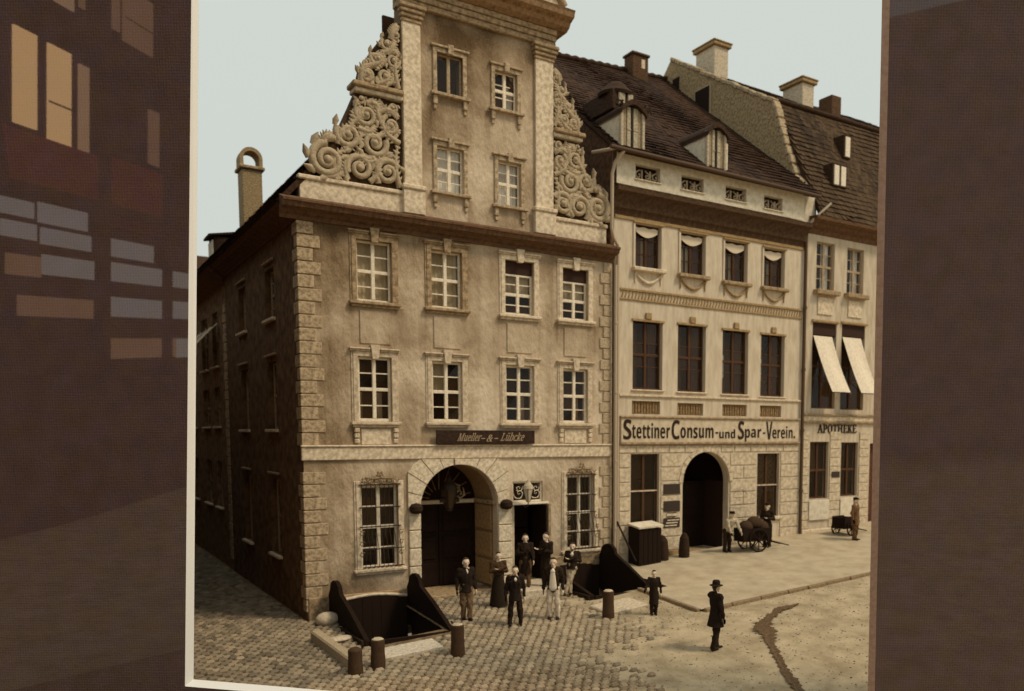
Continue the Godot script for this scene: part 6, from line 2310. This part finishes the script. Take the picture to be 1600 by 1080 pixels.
func build_picture_mat() -> void:
	var mat := thing("picture_mat", "dark brown mat board with a slanted white inner edge around the whole street view", "picture mat")
	# it hangs tilted a little forward, like a picture on a wall
	mat.position = Vector3(3.165, 6.5, 10.873)
	mat.rotation = Vector3(0.0541, -0.594, 0)
	var board := StandardMaterial3D.new()
	var w := 512
	var im := Image.create(w, w, false, Image.FORMAT_RGB8)
	var hm := Image.create(w, w, false, Image.FORMAT_RGB8)
	var nz := FastNoiseLite.new()
	nz.seed = 31
	nz.frequency = 0.012
	var nf := FastNoiseLite.new()
	nf.seed = 32
	nf.frequency = 0.11
	for y in w:
		for x in w:
			# woven cloth: warp and weft threads of uneven strength
			var warp := sin(x * TAU / 6.4 + nf.get_noise_2d(x * 0.5, y * 0.08) * 2.0)
			var weft := sin(y * TAU / 6.4 + nf.get_noise_2d(x * 0.08, y * 0.5 + 90) * 2.0)
			var t := 0.5 + 0.25 * (warp + weft) * 0.6 + nf.get_noise_2d(x, y) * 0.3
			var k := 1.0 + (t - 0.5) * 0.26 + nz.get_noise_2d(x, y) * 0.16
			im.set_pixel(x, y, lin(0.096 * k, 0.061 * k, 0.058 * k * (1.0 + nz.get_noise_2d(y, x) * 0.3)))
			var v := clampf(t, 0, 1)
			hm.set_pixel(x, y, Color(v, v, v))
	im.generate_mipmaps()
	board.albedo_texture = ImageTexture.create_from_image(im)
	hm.bump_map_to_normal_map(2.0)
	board.normal_enabled = true
	board.normal_texture = ImageTexture.create_from_image(hm)
	board.normal_scale = 0.4
	board.roughness = 0.95
	board.metallic_specular = 0.2
	# the pane over the mat is close against it: its gloss lies on the cloth as a clear coat
	board.clearcoat_enabled = true
	board.clearcoat = 1.0
	board.clearcoat_roughness = 0.015
	board.uv1_triplanar = true
	board.uv1_scale = Vector3.ONE / 4.2
	var L0 := -14.5
	var R0 := 11.5
	var T0 := 10.2
	var B0 := -9.0
	var tl := Vector2(-7.60, T0)
	var bl := Vector2(-8.83, -6.41)
	var br := Vector2(5.578, -7.6)
	var tr := Vector2(5.14, T0)
	var ls := st()
	prism(ls, PackedVector2Array([Vector2(L0, T0), Vector2(L0, B0), bl, tl]), -0.12, 0.0)
	put("left_board", ls, board, mat)
	var rs := st()
	prism(rs, PackedVector2Array([tr, br, Vector2(R0, B0), Vector2(R0, T0)]), -0.12, 0.0)
	put("right_board", rs, board, mat)
	var bs := st()
	prism(bs, PackedVector2Array([bl, Vector2(L0, B0), Vector2(R0, B0), br]), -0.12, 0.0)
	put("bottom_board", bs, board, mat)
	# the white core showing at the bevel; its shaded right side is coloured brown
	var core := mat_core()
	var itl := tl + Vector2(0.075, 0)
	var ibl := bl + Vector2(0.13, 0.11)
	var ibr := br + Vector2(-0.11, 0.11)
	var itr := tr + Vector2(-0.11, 0)
	for e in [[tl, bl, ibl, itl, core], [bl, br, ibr, ibl, core], [br, tr, itr, ibr, rough_mat("mat_core_brown", Color(0.42, 0.31, 0.27), 0.1, 1.0, 0.9, 0.1)]]:
		var s := st()
		var a: Vector2 = e[0]
		var b: Vector2 = e[1]
		var c: Vector2 = e[2]
		var d: Vector2 = e[3]
		face(s, [Vector3(a.x, a.y, -0.002), Vector3(b.x, b.y, -0.002), Vector3(c.x, c.y, -0.118), Vector3(d.x, d.y, -0.118)], Vector3.BACK)
		face(s, [Vector3(a.x, a.y, -0.119), Vector3(b.x, b.y, -0.119), Vector3(c.x, c.y, -0.119), Vector3(d.x, d.y, -0.119)], Vector3.FORWARD)
		put("bevel", s, e[4], mat)

# ---------------------------------------------------------------- the building behind the viewer, seen as a reflection in the glass
func leaning(x0: float, y0: float, x1: float, y1: float, z0: float, z1: float) -> SurfaceTool:
	# panes and piers are sheared in shape so their reflection stands upright
	var s := st()
	var d := -0.18 * (y1 - y0)
	prism(s, PackedVector2Array([Vector2(x0, y0), Vector2(x1, y0), Vector2(x1 - d, y1), Vector2(x0 - d, y1)]), z0, z1)
	return s

func build_house_behind() -> void:
	var b := thing("office_building", "dark building with lit amber windows reflected in the left mat board", "building", Vector3(-33.61, 0, 19.42) + Vector3(0.85, 0, 0.53) * 0.5)
	b.rotation.y = atan2(-0.85, -0.53)
	var wallm := rough_mat("behind_wall", Color(0.05, 0.022, 0.016), 0.3, 3.0)
	var redm := rough_mat("behind_panel", Color(0.5, 0.1, 0.06), 0.3, 3.0)
	put("wall", bxs(Vector3(-22, -2, 0.6), Vector3(34, 31, 6), 0.1), wallm, b)
	for x in [-9.2, -1.5, 4.3]:
		put("pier", leaning(x - 0.2, 4, x + 0.2, 31, 0.1, 0.59), wallm, b)
	for e in [[-6.1, 14.0, 0.4, 16.2], [1.2, 12.9, 6.5, 16.4]]:
		put("red_panel", bxs(Vector3(e[0], e[1], 0.45), Vector3(e[2], e[3], 0.598), 0.02), redm, b)
	for y in [21.2, 13.5]:
		put("floor_edge", bxs(Vector3(-20, y, 0.02), Vector3(32, y + 0.4, 0.44), 0.05), wallm, b)
	var amber := glow("amber_window", Color(0.85, 0.5, 0.22), 7.0)
	var pale := glow("pale_railing_glow", Color(0.62, 0.57, 0.53), 2.3)  # railing bands: the glow stands in for sky light falling on them
	var dim := glow("dim_window", Color(0.62, 0.33, 0.17), 2.0)
	var warm := glow("warm_window", Color(0.75, 0.45, 0.24), 3.2)
	for e in [[-5.3, 16.45, -3.85, 20.6, amber], [-3.2, 15.95, -1.6, 20.55, amber], [-1.05, 15.7, -0.3, 20.3, warm], [-1.6, 22.6, -0.2, 25.5, warm], [0.3, 23.0, 0.7, 25.5, dim], [2.8, 22.9, 3.5, 25.5, dim], [3.75, 22.6, 6.5, 25.5, dim], [5.1, 16.75, 6.1, 19.7, dim], [-5.85, 14.1, -4.4, 14.4, warm],
		[-6.9, 12.5, -4.75, 13.2, pale], [-4.45, 12.4, -1.0, 13.3, pale], [-6.9, 11.55, -4.75, 12.25, pale], [-4.45, 11.45, -0.9, 12.2, pale], [0.1, 11.4, 4.6, 12.3, pale], [-0.1, 10.15, 5.9, 11.1, pale], [-6.9, 9.95, -4.75, 10.85, dim], [-4.6, 10.1, -0.9, 11.0, pale], [-6.5, 8.2, -1.3, 9.1, dim], [-0.6, 8.35, 5.9, 9.35, pale], [6.2, 8.4, 9.5, 9.4, pale], [6.2, 10.2, 9.5, 11.1, pale], [-1.2, 6.2, 6.0, 7.25, dim], [6.1, 6.15, 9.5, 7.25, pale]]:  # pale rows are balustrades, made to glow in place of sky light
		var w := hold("window", b)
		put("pane", leaning(e[0], e[1], e[2], e[3], 0.5, 0.598), e[4], w)
		if e[3] - e[1] > 2.0 and e[2] - e[0] > 1.5:
			put("sash_bar", bxs(Vector3(e[0] + 0.35, lerpf(e[1], e[3], 0.42), 0.46), Vector3(e[2] + 0.3, lerpf(e[1], e[3], 0.42) + 0.09, 0.499), 0.01), rough_mat("behind_bar", Color(0.5, 0.4, 0.28), 0.2, 1.0), w)
	# a second dark roofline farther to the right behind the viewer
	var c := thing("office_building", "plain dark building faintly reflected in the right mat board", "building", Vector3(-6.349, 0, 24.965) - Vector3(0.56, 0, -0.83) * 32.0)
	c.rotation.y = -0.594
	put("wall", bxs(Vector3(2, -3, 0), Vector3(75, 26, 12), 0.1), rough_mat("behind_wall_grey", Color(0.42, 0.37, 0.36), 0.15, 3.0), c)
	var g := st()
	prism(g, PackedVector2Array([Vector2(2, 26), Vector2(75, 26), Vector2(75, 42)]), 0.2, 11.8)
	put("roof", g, rough_mat("behind_wall_grey", Color.WHITE), c)

func build_house_across() -> void:
	# the other side of the narrow street: it stands behind the left mat board and keeps the alley in shade
	var h := thing("town_house", "dark house across the narrow side street, behind the left mat board", "house")
	put("wall", bxs(Vector3(-8.7, -1, -30), Vector3(-3.7, 13, 2.5), 0.05), rough_mat("side_plaster", Color.WHITE), h)
	var r := st()
	slab(r, Vector3(-3.4, 12.9, -30), Vector3(-3.4, 12.9, 2.5), Vector3(-6.2, 16.2, 2.5), Vector3(-6.2, 16.2, -30), 0.15)
	slab(r, Vector3(-8.9, 12.9, -30), Vector3(-8.9, 12.9, 2.5), Vector3(-6.2, 16.2, 2.5), Vector3(-6.2, 16.2, -30), 0.15)
	put("roof", r, rough_mat("roof_base", Color.WHITE), h)
	put("end_gable", gable_end(), rough_mat("side_plaster", Color.WHITE), h)

func gable_end() -> SurfaceTool:
	var g := st()
	prism(g, PackedVector2Array([Vector2(-8.7, 13), Vector2(-3.7, 13), Vector2(-6.2, 16.0)]), 2.1, 2.4)
	return g

func build_alley_end() -> void:
	# the narrow street bends here: a house front closes it
	var h := thing("town_house", "dim house closing the far end of the narrow side street", "house", Vector3(0, 0, -33.5))
	var holes: Array = []
	for x in [-5.4, -3.0, -0.6, 1.8]:
		for y in [2.0, 5.6, 9.0]:
			holes.append([x, y, x + 1.1, y + 1.8])
	var s := st()
	wall(s, -9.0, 5.0, -1.0, 13.0, holes, 0.0, 0.3)
	put("wall", s, rough_mat("street_plaster", Color.WHITE), h)
	put("room_wall", bxs(Vector3(-9, -1, -2.2), Vector3(5, 13, -2.0)), plain("interior", Color.WHITE), h)
	for e in holes:
		var w := hold("window", h)
		glazed(w, e[0], e[1], e[2], e[3], -0.2, 2, 3, rough_mat("old_paint", Color.WHITE))
	var r := st()
	slab(r, Vector3(-9.2, 12.9, 0.4), Vector3(5.2, 12.9, 0.4), Vector3(5.2, 17.0, -4.0), Vector3(-9.2, 17.0, -4.0), 0.15)
	slab(r, Vector3(-9.2, 12.9, -8.4), Vector3(5.2, 12.9, -8.4), Vector3(5.2, 17.0, -4.0), Vector3(-9.2, 17.0, -4.0), 0.15)
	put("roof", r, rough_mat("roof_base", Color.WHITE), h)
